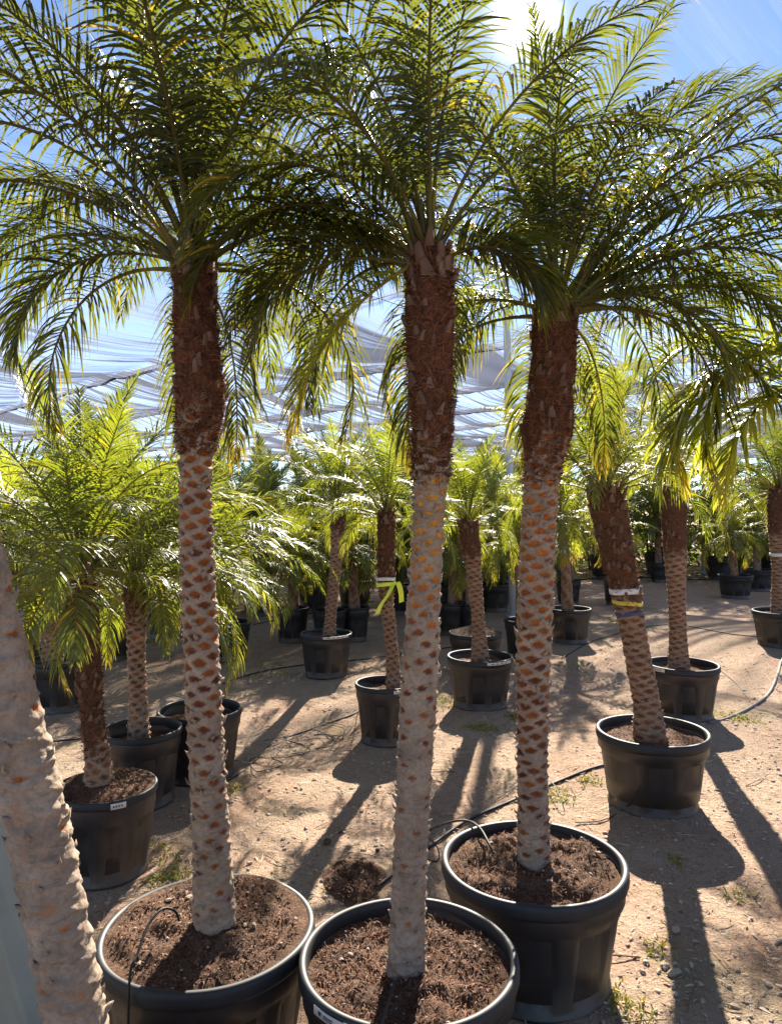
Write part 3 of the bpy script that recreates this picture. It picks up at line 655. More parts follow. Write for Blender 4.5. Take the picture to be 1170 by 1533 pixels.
# right edge
def tag_extra(py, Yz, h=.035):
    return lambda root, C, rad, tr: band_geo(C, rad, wh(py, Yz), h, .013).obj('white_tag', 'white', tr)
potted_palm(1170, 914, 84, [(1170, 916, 30), (1168, 860, 24), (1167, 810, 30), (1166, 760, 34), (1166, 730, 26)],
    'palm cut by the right edge with a white tag on its trunk', MIDG, 800, ('mid', 30, 1.1, 0, .95, [(180, 55, 110, 1.1, dict(mat='leaf_back')), (200, 35, 110, .95, dict(mat='leaf_back', tip=.6)), (165, 45, 90, 1.1, dict(mat='leaf_back'))]), near=2, sink=.05, seed=31, dark=True, crumbs=60, extra=[tag_extra(830, 8.37)])
# palm just outside the right edge whose yellow-green fronds hang into the picture
potted_palm(1322, 1254, 236, [(1322, 1264, 52), (1316, 1100, 46), (1310, 900, 50), (1304, 760, 66), (1298, 640, 70), (1294, 580, 48)],
    'palm beyond the right edge whose yellow green fronds hang into the picture', MIDG, 800, ('mid', 16, .9, 0, .45, [(188, 60, 175, .95, dict(mat='leaf_yellow', llen=.27, tip=.35, lw=.016, nl=52, curl=1.0)), (183, 55, 165, 1.02, dict(mat='leaf_yellow', llen=.28, tip=.5, lw=.016, nl=52, curl=1.0)), (176, 38, 130, .95, dict(llen=.27, mat='leaf_yellow', lw=.016, nl=50, curl=1.0)), (196, 30, 120, .80, dict(mat='leaf_yellow', llen=.22, lw=.015, tip=.4, curl=.9)), (170, 66, 150, 1.0, dict(mat='leaf_yellow', llen=.24, lw=.014, curl=1.1)), (188, 20, 110, .75, dict(mat='leaf_yellow', llen=.22, lw=.014, curl=1.0))]), near=2, hp=.39, sink=.05, seed=32, dark=True, crumbs=60)

# rows behind, each small in the picture
FARG = 'small potted palms in the rows behind'
FAR = [
 (437, 909, 50, 441, 838, 'palm with a white tag high on its dark red trunk', 848, .95),
 (493, 912, 52, 499, 830, 'palm tucked just behind the right leaning thin trunk', 874, .9),
 (531, 908, 44, 525, 822, 'palm with its pot rim beside the right leaning thin trunk', 0, .9),
 (676, 901, 50, 682, 815, 'palm just right of the middle tall trunk with a square shouldered pot', 0, .9),
 (706, 903, 36, 698, 822, 'palm squeezed between two trunks with a white tag half way up', 868, .9),
 (782, 927, 56, 776, 815, 'palm in a narrow pot at the foot of the white pole', 0, .85),
 (852, 910, 64, 838, 770, 'palm with a slanted brown trunk just right of the scarred tall trunk', 825, 1.0),
 (850, 868, 38, 858, 790, 'palm one row behind the slanted brown trunk', 0, 1.0),
 (985, 842, 27, 983, 775, 'palm with a short dark trunk before the broad leaved plants', 0, 1.0),
 (1100, 860, 50, 1092, 800, 'palm with a thin orange trunk in a wide pot', 0, 1.0),
 (1134, 852, 44, 1128, 790, 'palm with a grey trunk beside the thin orange trunk', 0, 1.0),
 (918, 868, 30, 912, 800, 'palm almost hidden behind the taped trunk', 0, .9),
 (735, 872, 40, 732, 800, 'palm in a dark pot left of the white pole', 0, 1.0),
 (345, 930, 60, 340, 850, 'palm right of the tall left trunk with fronds reaching the dirt', 0, 1.15),
 (40, 966, 66, 30, 850, 'palm behind the leaning edge trunk with a white lit pot rim', 0, 1.2),
 (170, 930, 56, 165, 830, 'palm in the dark behind the smooth thin grey trunk', 0, 1.2),
 (245, 905, 48, 250, 810, 'palm in the dark just left of the tall left trunk', 0, 1.3),
 (105, 890, 46, 112, 800, 'palm deep in the left thicket above the hanging frond', 0, 1.3),
 (20, 880, 46, 15, 780, 'palm deep in the thicket at the left edge', 0, 1.3),
 (385, 880, 44, 384, 800, 'palm with yellow fronds right of the tall left trunk', 0, 1.2),
]
for i, (px, yr, w, tx, ty, lab, tg, sp) in enumerate(FAR):
    Yz = HRIM * F / (yr - HY); tw = .13 / Yz * F
    potted_palm(px, yr, w, [(px + (tx - px) * .15, yr, tw * 1.0), ((px + tx) / 2, (yr + ty) / 2, tw * .85), (tx, ty + 12, tw * 1.1), (tx, ty, tw)], lab, FARG, ty + 30,
                ('far', 26, sp, 0, .95), near=3, sink=.05, seed=60 + i, dark=True, extra=[tag_extra(tg, Yz, .05)] if tg else [])

# a pot of heaped soil without a trunk of its own
r0, Y0, _ = potted_palm(711, 946, 80, None, 'pot heaped with reddish soil and no plant, behind the thin ringed trunk', 'x', 0, None, near=2, name='soil_pot', mound=.05, sink=.0, seed=41, crumbs=100)
tag(r0, cat='pot'); del r0['group']

# dense rows of bushy palms at the back (stems rising straight from the pots)
ORD = ['first', 'second', 'third', 'fourth', 'fifth', 'sixth', 'seventh', 'eighth', 'ninth', 'tenth', 'eleventh', 'twelfth', 'thirteenth', 'fourteenth', 'fifteenth', 'sixteenth', 'seventeenth', 'eighteenth', 'nineteenth', 'twentieth']
BACKG = 'bushy palms in dark pots along the back'
areca_meshes = []
for v in range(4):
    rnd = random.Random(400 + v); cb = MB()
    for st in range(5):
        ox, oy = rnd.uniform(-.12, .12), rnd.uniform(-.12, .12)
        for mb, me, az, s, a in crown_fronds('areca', 7, rnd, 1.05, 0, 1.0):
            cb.merge(mb, Rz(az) * s, (ox, oy, .35 + rnd.uniform(0, .75)))
    stm = MB()
    for st in range(9):
        a = rnd.uniform(0, 6.28); q = rnd.uniform(.03, .14)
        tube(stm, [(cos(a) * q, sin(a) * q, .28), (cos(a) * q * 1.4, sin(a) * q * 1.4, .8), (cos(a) * q * 2.2, sin(a) * q * 2.2, 1.3)], [.022, .018, .012], 6)
    areca_meshes.append((cb.mesh('crown', 'leaf_back'), stm.mesh('stem', 'petiole')))
far_pot = pot_geo(.24, .36, 36).mesh('pot', 'pot'); far_rim = rim_geo(.24, .36, 36).mesh('rim', 'rim'); far_soil = soil_geo(.22, .33, 4, n=8)[0].mesh('soil', 'soil')
def bushy(px, Y, sc, v, label):
    root = link('bushy_palm', None); root.location = (wx(px, Y), Y, 0); root.rotation_euler = (0, 0, random.uniform(0, 6.28)); root.scale = (sc, sc, sc)
    tag(root, label, 'palm', BACKG); p = link('pot', far_pot, root); link('rim', far_rim, p); link('soil', far_soil, root)
    link('crown', areca_meshes[v % 4][0], root); link('stem', areca_meshes[v % 4][1], root)
rowx = [-30, 62, 150, 235, 318, 400, 470, 540, 604, 668, 735]
for i, px in enumerate(rowx):
    bushy(px + random.uniform(-10, 10), 11.2 + random.uniform(-.5, .5), 1.12, i, 'bushy palm with arching stems, %s from the left in the dark back row' % ORD[i])
rowx2 = list(range(-60, 1240, 75))
for i, px in enumerate(rowx2):
    bushy(px + random.uniform(-18, 18), 15.8 + random.uniform(-.7, .7), 1.28 + random.uniform(-.1, .2), i + 2, 'bushy palm, %s from the left in the farthest row against the sky' % ORD[i])

# broad-leaved plants at the back right
def broad_leaf_mesh(seed):
    g = np.random.default_rng(seed); mb = MB()
    for q in range(210):
        h = g.uniform(.15, 2.0); a = g.uniform(0, 6.283); rr = g.uniform(.1, .75) * (1.05 - .25 * h / 2)
        b = np.array([cos(a) * rr, sin(a) * rr, h]); d = norm(np.array([cos(a + g.normal(0, .5)), sin(a + g.normal(0, .5)), g.uniform(-.5, .7)])); sd = norm(np.cross(d, [0, 0, 1.0])); up = np.cross(sd, d)
        L = g.uniform(.16, .34); W = L * g.uniform(.3, .42); rows = []
        for k, (t, w) in enumerate(((0, .08), (.25, .8), (.5, 1), (.75, .72), (1, .03))):
            c = b + d * L * t + np.array([0, 0, -1]) * L * .35 * t * t
            rows += [c - sd * W * w * .5 + up * W * w * .18, c, c + sd * W * w * .5 + up * W * w * .18]
        mb.add(rows, grid_faces(5, 3), lr=g.random(), tip=float(g.random() < .06) * .7)
    st = MB()
    for q in range(7):
        a = g.uniform(0, 6.28); tube(st, [(0.03 * cos(a), .03 * sin(a), .0), (.15 * cos(a), .15 * sin(a), .8), (.35 * cos(a), .35 * sin(a), 1.8)], [.022, .015, .006], 5)
    return mb.mesh('foliage', 'broad'), st.mesh('stem', 'petiole')
BL = [broad_leaf_mesh(70 + v) for v in range(4)]
i = 0
for row, (Yb, xs, sc) in enumerate(((17.6, range(800, 1230, 42), .95), (19.3, range(690, 1240, 52), 1.2))):
    for k, px in enumerate(xs):
        root = link('broad_leaf_plant', None); root.location = (wx(px + random.uniform(-8, 8), Yb), Yb + random.uniform(-.4, .4), 0)
        s = sc * random.uniform(.9, 1.15); root.scale = (s, s, s); root.rotation_euler = (0, 0, random.uniform(0, 6.28))
        tag(root, 'broad leaved green plant, %s from the left in the %s row at the back' % (ORD[k], ('nearer', 'farther')[row]), 'plant', 'broad leaved plants at the back')
        link('foliage', BL[i % 4][0], root); link('stem', BL[i % 4][1], root); i += 1

# ------------------------------------------------------------------ ground
def spaced(lo, hi, d0, lo2, hi2, grow=1.18):
    core = list(np.arange(lo, hi, d0)); a = []; x = hi; s = d0
    while x < hi2: a.append(x); s *= grow; x += s
    a.append(hi2); b = []; x = lo; s = d0
    while x > lo2: s *= grow; x -= s; b.append(x)
    return np.array(sorted(b) + core + a)
gx = spaced(-2.6, 2.8, .018, -160, 160); gy = spaced(1.0, 7.0, .02, -40, 260)
def ground_z(x, y):
    near = np.clip(1.4 - (np.abs(x) + np.abs(y - 4)) / 14, 0, 1)
    return (.030 * (fbm(x * 1.3 + 90, y * 1.3 + 90, 4, 2) - .47) + .016 * (fbm(x * 9 + 90, y * 9 + 40, 4, 9) - .47)) * near
GX, GY = np.meshgrid(gx, gy, indexing='ij')
GZ = ground_z(GX, GY) + .022 * np.clip(fbm(GX * 24 + 90, GY * 24 + 40, 4, 12) - .5, 0, 1) * (GY < 7.2) * (np.abs(GX) < 3)
mb = MB(); mb.add(np.stack([GX, GY, GZ], -1).reshape(-1, 3), grid_faces(len(gx), len(gy))[:, ::-1]); 
tag(mb.obj('ground', 'ground'), kind='structure')

POTS = [(o.location.x, o.location.y) for o in bpy.data.objects if o.name.startswith(('potted_palm', 'soil_pot'))]
def free(x, y, d=.24): return all((x - a) ** 2 + (y - b) ** 2 > d * d for a, b in POTS)
def scatter(n, ymax, g, pw=1.6):
    out = []
    while len(out) < n:
        y = 1.45 + (ymax - 1.45) * g.random() ** pw; x = g.uniform(-.56, .56) * y
        if free(x, y): out.append((x, y))
    return np.array(out)
g = np.random.default_rng(5)
mb = MB()
P = scatter(8500, 9, g, 1.7); dens = fbm(P[:, 0] * 2.2 + 9, P[:, 1] * 2.2 + 9, 3, 44)
for (x, y), d in zip(P, dens):
    if d < .38 and g.random() < .7: continue
    s = .0035 * (1 + abs(g.standard_cauchy()) * .5); s = min(s, .012)
    mb.add(rock_verts(g, s) + [x, y, float(ground_z(np.array([x]), np.array([y]))[0]) + s * .25], None, ROCK_T)
tag(mb.obj('gravel', 'stone', smooth=False), 'small pale stones strewn over the dirt', 'gravel', kind='stuff')
mb = MB(); P = scatter(15000, 11, g, 1.5)
for x, y in P:
    z = float(ground_z(np.array([x]), np.array([y]))[0]) + .004; b = g.uniform(0, 6.283); l = g.uniform(.006, .03) * (1.6 if g.random() < .1 else 1); w = l * g.uniform(.08, .35); up = g.uniform(0, .35)
    d = np.array([cos(b), sin(b), up]); s = np.array([-sin(b), cos(b), g.normal(0, .3)]) * w * .5; p = np.array([x, y, z]); q1 = p + d * l * .5 + [0, 0, .002]; q2 = p + d * l * [1, 1, .4]
    mb.add([p - s * .5, p + s * .5, q1 - s, q1 + s, q2], [(0, 1, 3, 2)], [(2, 3, 4)], lr=g.random())
tag(mb.obj('leaf_litter', 'litter', smooth=False), 'dry leaf scraps and bark chips on the dirt', 'litter', kind='stuff')
mb = MB(); P = scatter(700, 9, g, 1.3)
for x, y in P:
    z = float(ground_z(np.array([x]), np.array([y]))[0]) + .006; b = g.uniform(0, 6.283); l = g.uniform(.04, .13); w = g.uniform(.002, .006)
    d = np.array([cos(b), sin(b), 0]); sv_ = np.array([-sin(b), cos(b), g.normal(0, .4)]) * w * .5; p = np.array([x, y, z]); cv = np.array([-sin(b), cos(b), 0]) * l * g.normal(0, .12)
    q1 = p + d * l * .5 + cv + [0, 0, .006 * g.random()]; q2 = p + d * l
    mb.add([p - sv_ * .5, p + sv_ * .5, q1 - sv_, q1 + sv_, q2], [(0, 1, 3, 2)], [(2, 3, 4)], lr=g.random() ** .6)
tag(mb.obj('fallen_leaves', 'litter', smooth=False), 'long dry fallen leaflets lying on the dirt', 'litter', kind='stuff')
mb = MB()
for k in range(150):
    x, y = scatter(1, 8, g, 1.2)[0]; z = float(ground_z(np.array([x]), np.array([y]))[0]) + .006; a = g.uniform(0, 6.28); l = g.uniform(.05, .22)
    pts = [(x, y, z), (x + cos(a) * l * .5 + g.normal(0, .01), y + sin(a) * l * .5, z + .006), (x + cos(a) * l, y + sin(a) * l, z + .001)]
    tube(mb, smooth_path(pts, 6), g.uniform(.001, .003), 4, lr=g.random() * .5)
tag(mb.obj('twig_litter', 'litter'), 'thin dry twigs scattered on the dirt', 'litter', kind='stuff')
# weeds in patches
mb = MB()
patches = [(215, 1285, .16, 200), (250, 1310, .10, 90), (720, 1090, .12, 120), (770, 1075, .06, 80), (1105, 1075, .14, 160), (830, 1190, .10, 90), (880, 1170, .07, 60), (540, 930, .25, 120), (665, 1050, .18, 120), (930, 930, .3, 120), (1080, 880, .5, 160),
           (400, 1010, .2, 80), (980, 1420, .06, 30), (345, 1180, .09, 50), (940, 1510, .08, 60), (1100, 1340, .07, 25), (230, 960, .2, 70), (520, 880, .3, 90), (860, 1000, .2, 60), (1010, 1290, .05, 25), (240, 1190, .07, 70)]
for (px, py, rr, n) in patches:
    Yp = HC * F / (py - HY); Xp = wx(px, Yp)
    for q in range(n):
        x = Xp + g.normal(0, rr * .5); y = Yp + g.normal(0, rr * .6)
        if not free(x, y, .22): continue
        z = float(ground_z(np.array([x]), np.array([y]))[0]) - .002
        for k in range(4):
            a = g.uniform(0, 6.28); l = g.uniform(.012, .04); d = np.array([cos(a) * .7, sin(a) * .7, g.uniform(.2, .9)]); s = np.array([-sin(a), cos(a), 0]) * g.uniform(.0015, .004); p = np.array([x, y, z])
            mb.add([p - s * .6, p + s * .6, p + d * l * .6 - s, p + d * l * .6 + s, p + d * l + [0, 0, -.004]], [(0, 1, 3, 2)], [(2, 3, 4)], lr=g.random(), tip=float(g.random() < .35) * .8)
tag(mb.obj('weeds', 'grass'), 'low green and yellowed weeds in patches on the dirt', 'weeds', kind='stuff')

# heap of dug-out coir between the left and middle tall palms
Yh = HC * F / (1322 - HY); xh = wx(530, Yh); mb = MB(); n = 34; nth = 60
R_, TH_ = np.meshgrid(np.linspace(0, 1, n), np.arange(nth) * 2 * pi / nth, indexing='ij')
hx, hy_ = np.cos(TH_) * R_ * .13, np.sin(TH_) * R_ * .19
hz = .07 * (1 - R_ ** 2) * (fbm(hx * 22 + 9, hy_ * 22 + 9, 4, 3) * 1.6) + .02 * (fbm(hx * 70 + 9, hy_ * 70 + 9, 3, 8) - .4) * (1 - R_ ** 4) - .004
mb.add(np.stack([hx + .03 * np.sin(TH_ * 2), hy_, hz], -1).reshape(-1, 3), grid_faces(n, nth, True))
heap = mb.obj('soil_heap', 'soil', None, True, (xh, Yh, .0)); tag(heap, 'small heap of dark brown coir soil between the left and middle tall palms', 'soil heap')
def hz_at(x, y):
    q = math.hypot(x / .13, y / .19); return .075 * max(0, 1 - q * q) * fbm(np.array([x * 22 + 9]), np.array([y * 22 + 9]), 4, 3)[0] * 1.6
ch = crumbs_geo(hz_at, .13, 900, 9, .013, .0012, .5).obj('coir_strand', 'coir', heap); ch['kind'] = 'stuff'; ch.scale = (1, 1.4, 1)
for (px, py, s) in ((489, 1262, .026), (500, 1330, .03), (510, 1247, .012), (565, 1275, .012), (1130, 1303, .012), (1012, 1395, .02), (1010, 1460, .022), (995, 1450, .02)):
    Yp = HC * F / (py - HY); mb = MB(); gg = np.random.default_rng(px)
    v = rock_verts(gg, s); mb.add(v, None, ROCK_T); o = mb.obj('clod', 'soil' if px < 600 else 'stone', None, True, (wx(px, Yp), Yp, s * .35))
    sub = o.modifiers.new('sub', 'SUBSURF'); sub.levels = sub.render_levels = 2; sub.subdivision_type = 'SIMPLE'
    tx = bpy.data.textures.new('lump', 'CLOUDS'); tx.noise_scale = s * .6; dm = o.modifiers.new('d', 'DISPLACE'); dm.texture = tx; dm.strength = s * .5
    where = {489: 'dark round clod beyond the coir heap, in the shadow edge', 500: 'dark clod at the near left end of the coir heap', 510: 'small clod farthest behind the coir heap', 565: 'small clod beside the middle tall trunk',
             1130: 'small dark stone at the right where a trunk shadow ends', 1012: 'pale stone on the edge of the trunk shadow at lower right', 1010: 'pale stone lying lowest in the trunk shadow', 995: 'pale stone just left of the shaded one'}[px]
    tag(o, where, 'stone' if px > 600 else 'clod')

# ------------------------------------------------------------------ hoses and drip tubes
def gp(px, py, h=.008):
    Yp = (HC - h) * F / (py - HY); return (wx(px, Yp), Yp, h)
def at(px, py, Yp): return (wx(px, Yp), Yp, wh(py, Yp))
def hose(pts, r, mat, label, name='drip_tube', cat='hose', n=60):
    mb = MB(); tube(mb, smooth_path(pts, n), r, 7); return tag(mb.obj(name, mat), label, cat)
hose([at(420, 1392, 2.10), at(408, 1372, 2.08), at(385, 1361, 2.04), at(350, 1364, 1.98), at(322, 1395, 1.92), at(204, 1428, 1.875) if 0 else at(232, 1440, 1.862), at(200, 1470, 1.80), at(192, 1533, 1.80), at(188, 1640, 1.80)] if 0 else
     [at(268, 1378, 2.06), at(262, 1364, 2.04), at(243, 1361, 2.0), at(222, 1385, 1.95), at(206, 1428, 1.885), at(196, 1452, 1.855), at(193, 1500, 1.85), at(190, 1640, 1.86)], .0034, 'tube', 'thin black drip tube looping over the rim of the left tall palm')
hose([at(592, 1470, 1.93), at(597, 1464, 1.91), at(590, 1474, 1.88), at(582, 1500, 1.81), at(572, 1530, 1.70), at(566, 1560, 1.67), at(560, 1640, 1.67)], .0036, 'tube', 'black drip tube hooked into the middle tall palm')
hose([at(738, 1278, 2.56), at(731, 1262, 2.60), at(718, 1240, 2.72), at(700, 1229, 2.83), at(672, 1231, 2.9), gp(640, 1243), gp(610, 1250)], .0042, 'tube', 'black drip tube arching into the right tall palm')
hose([gp(925, 1140), gp(880, 1152), gp(830, 1172), gp(770, 1197), gp(700, 1228), gp(650, 1262), gp(600, 1300), gp(560, 1330)], .0075, 'tube', 'straight black supply hose running behind the right tall palm', 'supply_hose')
hose([gp(600, 1262, .01), gp(650, 1290, .01), gp(655, 1270, .05), gp(640, 1250, .04), gp(655, 1235, .01)], .003, 'tube', 'small black tube loop between the middle and right tall pots')
hose([gp(860, 1231), gp(900, 1228), gp(935, 1210, .02), at(955, 1180, 3.66), at(957, 1175, 3.66)], .003, 'tube', 'thin dark tube leading to the pot with the taped palm')
hose([gp(1060, 1083), gp(1090, 1075), gp(1125, 1058), gp(1150, 1038), gp(1163, 1010), gp(1172, 985), gp(1200, 960)], .013, 'hose', 'pale dusty hose curving across the dirt at the right edge', 'supply_hose')
hose([gp(1074, 1000, .01), gp(1100, 1022), gp(1122, 1050)], .003, 'tube', 'thin dark tube from the slim upright palm to the pale hose')
hose([gp(395, 1110, .01), gp(430, 1102), gp(470, 1090), gp(510, 1076), gp(535, 1066), gp(560, 1050)], .006, 'tube', 'black hose on the dirt left of the ribboned palm', 'supply_hose')
hose([gp(335, 1170), gp(355, 1160), gp(380, 1140), gp(410, 1112), gp(470, 1090)], .006, 'tube', 'black hose climbing from the left tall trunk to the tangle', 'supply_hose')
hose([gp(330, 1142), gp(350, 1138, .05), gp(375, 1142, .02), gp(395, 1125)], .003, 'hose', 'dusty thin tube arching beside the left tall trunk')
hose([at(544, 1045, 4.9), gp(535, 1070, .03), gp(525, 1090), gp(505, 1110), gp(490, 1100), gp(470, 1100)], .003, 'tube', 'thin tube hanging from the ribboned palm pot')
hose([gp(80, 1110), gp(150, 1102), gp(230, 1080), gp(330, 1025), gp(420, 1000), gp(560, 985), gp(700, 965)], .006, 'tube', 'long thin black hose crossing the lot from the left', 'supply_hose')
hose([gp(380, 935), gp(430, 925), gp(560, 900)], .008, 'tube', 'black hose between the small pots at the back left', 'supply_hose')
hose([gp(840, 985), gp(900, 955), gp(1000, 935), gp(1100, 950), gp(1180, 955)], .006, 'tube', 'thin black hose crossing the lot at the right', 'supply_hose')
hose([gp(830, 870), gp(950, 864), gp(1060, 868), gp(1200, 860)], .018, 'tube', 'thick dark hose in front of the broad leaved plants', 'supply_hose')
hose([gp(745, 1195, .01), gp(800, 1160), gp(826, 1172, .06), gp(838, 1195, .05), gp(845, 1215)], .0026, 'hose', 'thin pale tube loop behind the right tall trunk')
gg = random.Random(4)
for k, (cx_, cy_) in enumerate(((468, 1108), (500, 1092), (430, 1122), (390, 1140))):
    pts = []
    a = gg.uniform(0, 6)
    for q in range(7):
        a += gg.uniform(.7, 1.3); pts.append(gp(cx_ + cos(a) * gg.uniform(15, 38), cy_ + sin(a) * gg.uniform(6, 16), gg.uniform(.005, .05)))
    hose(pts, .0026, 'tube', 'tangled thin black tube, %s from the left in the tangle by the ribboned palm' % ['third', 'rightmost', 'second', 'first'][k])

# ------------------------------------------------------------------ poles, brace
def pole(px, py, r, h, label, lean=0.0, mat='pole'):
    Yp = HC * F / (py - HY); X = wx(px, Yp); mb = MB(); tube(mb, [(0, 0, -.05), (lean * .5, 0, h / 2), (lean, 0, h)], r, 20)
    o = mb.obj('net_pole', mat, None, True, (X, Yp, 0)); tag(o, label, 'pole'); b = MB()
    tube(b, [(0, 0, 0.001), (0, 0, .03)], r * 1.7, 20); b.obj('collar', mat, o); c = MB(); tube(c, [(lean, 0, h - .06), (lean, 0, h + .02)], r * 1.5, 16); c.obj('cap', mat, o)
pole(767, 924, .050, 4.85, 'white metal pole holding up the net beside the right tall trunk', -.10)
pole(1052, 858, .045, 4.85, 'grey metal pole standing before the broad leaved plants')
pole(697, 896, .022, 1.1, 'short white stake behind the thin ringed trunk', 0, 'white')
# steel angle brace, leaning
mb = MB(); a0 = np.array([-.675, 1.74, -.02]); a1 = np.array([-1.72, 1.95, 2.75]); dd = norm(a1 - a0); sx = norm(np.cross(dd, [0, 1, 0])); fy = np.cross(sx, dd)
prof = [(-.075, .0), (-.067, -.012), (-.02, -.02), (.0, -.034), (.008, -.034), (.028, -.02), (.068, -.012), (.075, .0), (.066, .01), (-.066, .01)]
V = [a + sx * u * 1.3 + fy * v * 1.5 for a in (a0, a0 + (a1 - a0) * .5, a1) for u, v in prof]
mb.add(V, grid_faces(3, len(prof), True)); o = mb.obj('steel_brace', 'brace', None, False); tag(o, 'grey green folded steel brace leaning behind the edge trunk', 'brace')
bv = o.modifiers.new('b', 'BEVEL'); bv.width = .003; bv.segments = 2
mb = MB(); 
for t in (.22, .3, .42, .55):
    c = a0 + (a1 - a0) * t - sx * .045 - fy * .014; tube(mb, [c + fy * .004, c - fy * .008], .007, 8)
mb.obj('bolt', 'pole', o)

# ------------------------------------------------------------------ shade net on cables
u_ = np.array([-.68, .733]); v_ = np.array([.733, .68]); H0 = 5.0; SP = 4.1
ng_u, ng_v = 360, 620
uu = np.linspace(-22, 50, ng_u); vv = np.linspace(-14, 58, ng_v)
UU, VV = np.meshgrid(uu, vv, indexing='ij'); k = VV / SP; fr = k - np.floor(k); ki = np.floor(k)
hsh = ((ki * 73 + 11) % 7) / 7
sag = -.42 * (4 * fr * (1 - fr)) * (.6 + .6 * hsh)
far = np.clip((UU * .733 + VV * .68 - 6) / 10, .12, 1)
# folds: bunched lengths running across the cables
fold = fbm(UU * .80 + 1.1 * fbm(VV * .16 + 40, UU * .10 + 40, 2, 6) + 60, VV * .055 + 60, 5, 21)
fine = fbm(UU * 5 + 1.0 * fbm(VV * .3 + 50, UU * .3 + 50, 2, 5) + 60, VV * .14 + 60, 4, 33)
Zn = H0 + sag + far * (.55 * (fold - .48) + .16 * (fine - .48)) * (.35 + 2.6 * fr * (1 - fr)) - .22 * (fr > .86) * (fr - .86) / .14
foldd = np.clip((fold - .51) * 7, 0, 1) + .9 * np.clip((fr - .34) / .40, 0, 1) * (fr < .985) * (hsh > .1) * np.clip(.25 + 2.2 * (fbm(UU * .35 + 30, VV * .1 + 30, 4, 71) - .35), 0, 1)
XX = UU * u_[0] + VV * v_[0]; YY = UU * u_[1] + VV * v_[1]
mb = MB(); mb.add(np.stack([XX, YY, Zn], -1).reshape(-1, 3), grid_faces(ng_u, ng_v), fold=np.clip(foldd, 0, 1).ravel(), dense=np.clip(.16 + .88 * (YY - 11.0) / 6.0, .12, 1).ravel())
net = mb.obj('shade_net', 'net'); tag(net, 'pale translucent shade net stretched overhead on cables', 'net')
uvl = net.data.uv_layers.new(name='uv'); li = np.zeros(len(net.data.loops), np.int32); net.data.loops.foreach_get('vertex_index', li)
uvs = np.stack([UU.ravel(), VV.ravel()], -1)[li]; uvl.data.foreach_set('uv', uvs.astype(np.float32).ravel())
nm_ = 0
ords = ['nearest', 'second nearest', 'third nearest', 'fourth nearest', 'fifth nearest', 'sixth nearest', 'seventh nearest', 'eighth nearest', 'ninth nearest', 'tenth nearest', 'eleventh nearest']
for kk in range(2, 12):
    V0 = kk * SP; a = np.array([*(u_ * -22 + v_ * V0), H0 + .0]); b = np.array([*(u_ * 50 + v_ * V0), H0 + .0]); mb = MB()
    pts = np.array([a + (b - a) * t + [0, 0, -.05 - .05 * sin(pi * 9 * t) ** 2] for t in np.linspace(0, 1, 90)]); tube(mb, pts, .011, 6)
    tag(mb.obj('net_cable', 'cable'), 'dark cable under the net, %s of those running to the upper right' % ords[nm_], 'cable', 'cables under the shade net'); nm_ += 1
for kk, U0 in enumerate((-2.5, 9, 20)):
    a = np.array([*(u_ * U0 + v_ * -14), H0]); b = np.array([*(u_ * U0 + v_ * 58), H0]); mb = MB()
    pts = np.array([a + (b - a) * t + [0, 0, -.06 - .1 * sin(pi * 17 * t) ** 2] for t in np.linspace(0, 1, 120)]); tube(mb, pts, .008, 6)
    tag(mb.obj('net_cable', 'cable'), 'thin cross cable under the net, %s of those running to the far right' % ords[kk], 'cable', 'cables under the shade net')

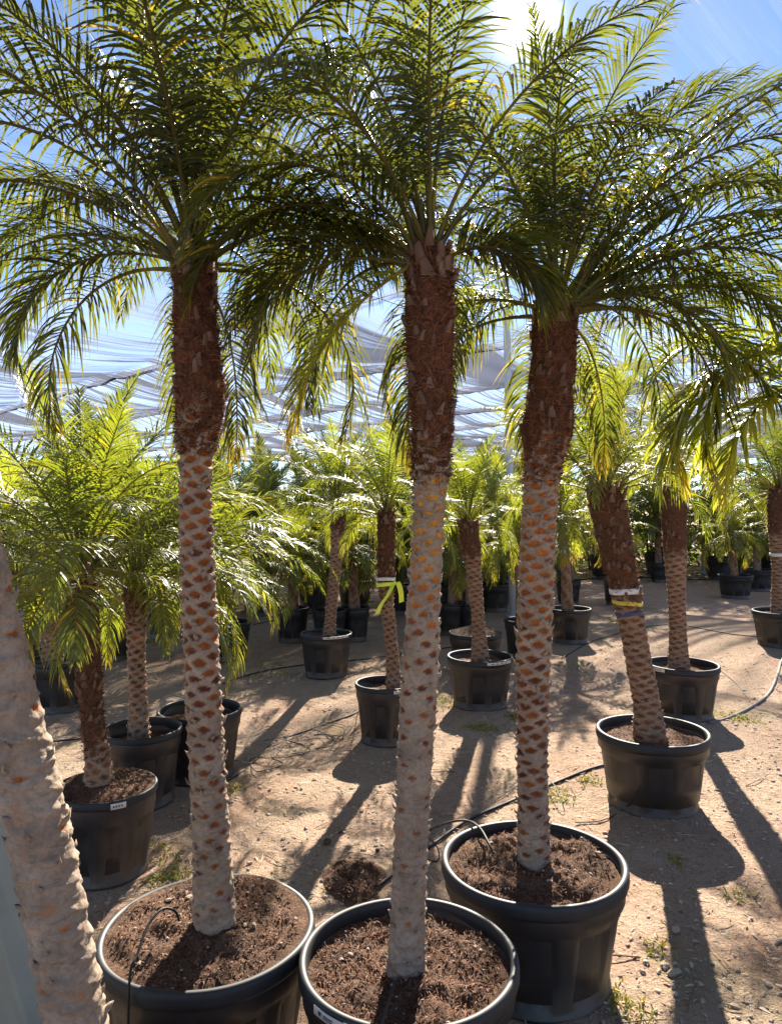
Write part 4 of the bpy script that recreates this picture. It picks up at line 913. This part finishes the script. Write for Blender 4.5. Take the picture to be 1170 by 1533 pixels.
# ------------------------------------------------------------------ camera, light, sky
cam = bpy.data.cameras.new('camera'); co = link('camera', cam); S.camera = co
co.location = (0, 0, HC); co.rotation_euler = (pi / 2, 0, 0)
cam.sensor_fit = 'VERTICAL'; cam.sensor_height = 36; cam.lens = 36 * F / 1533; cam.shift_y = (HY - 766.5) / 1533; cam.clip_end = 1000; cam.clip_start = .05
EL, AZ = radians(32.4), radians(10.1)
sd = np.array([sin(AZ) * cos(EL), cos(AZ) * cos(EL), sin(EL)])
sun = bpy.data.lights.new('sun', 'SUN'); sun.energy = 5.0; sun.angle = radians(.5); sun.color = (1, .91, .78); so = link('sun', sun)
from mathutils import Vector
so.rotation_euler = Vector(sd).to_track_quat('Z', 'Y').to_euler()
W = bpy.data.worlds.new('World'); S.world = W; W.use_nodes = True; nt = W.node_tree; nt.nodes.clear(); N = NT(nt)
sky = N.n('ShaderNodeTexSky', sky_type='NISHITA'); sky.sun_disc = False; sky.sun_elevation = EL; sky.sun_rotation = AZ; sky.air_density = .65; sky.dust_density = .0; sky.ozone_density = 4.0
bg = N.n('ShaderNodeBackground'); bg.inputs[1].default_value = .05; out = N.n('ShaderNodeOutputWorld')
# bright aureole of the sun itself in the sky
tc = N.n('ShaderNodeTexCoord'); dt = N.n('ShaderNodeVectorMath', operation='DOT_PRODUCT'); nn = N.n('ShaderNodeVectorMath', operation='NORMALIZE')
N.l(tc.outputs['Generated'], nn.inputs[0]); N.l(nn.outputs[0], dt.inputs[0]); dt.inputs[1].default_value = tuple(sd)
dp = N.math('MAXIMUM', dt.outputs['Value'], 0.0)
gl = N.math('ADD', N.math('MULTIPLY', N.math('POWER', dp, 4000.0), 40.0), N.math('ADD', N.math('MULTIPLY', N.math('POWER', dp, 500.0), 1.3), N.math('MULTIPLY', N.math('POWER', dp, 30.0), .4)))
gc = N.n('ShaderNodeVectorMath', operation='SCALE'); gc.inputs[0].default_value = (1, .97, .92); N.l(gl, gc.inputs['Scale'])
ad = N.n('ShaderNodeVectorMath', operation='ADD'); N.l(sky.outputs[0], ad.inputs[0]); N.l(gc.outputs[0], ad.inputs[1])
N.l(ad.outputs[0], bg.inputs[0]); N.l(bg.outputs[0], out.inputs[0])
S.view_settings.view_transform = 'Standard'; S.view_settings.look = 'None'; S.view_settings.exposure = 2.25; S.view_settings.gamma = 1
S.cycles.transparent_max_bounces = 12; S.cycles.max_bounces = 8
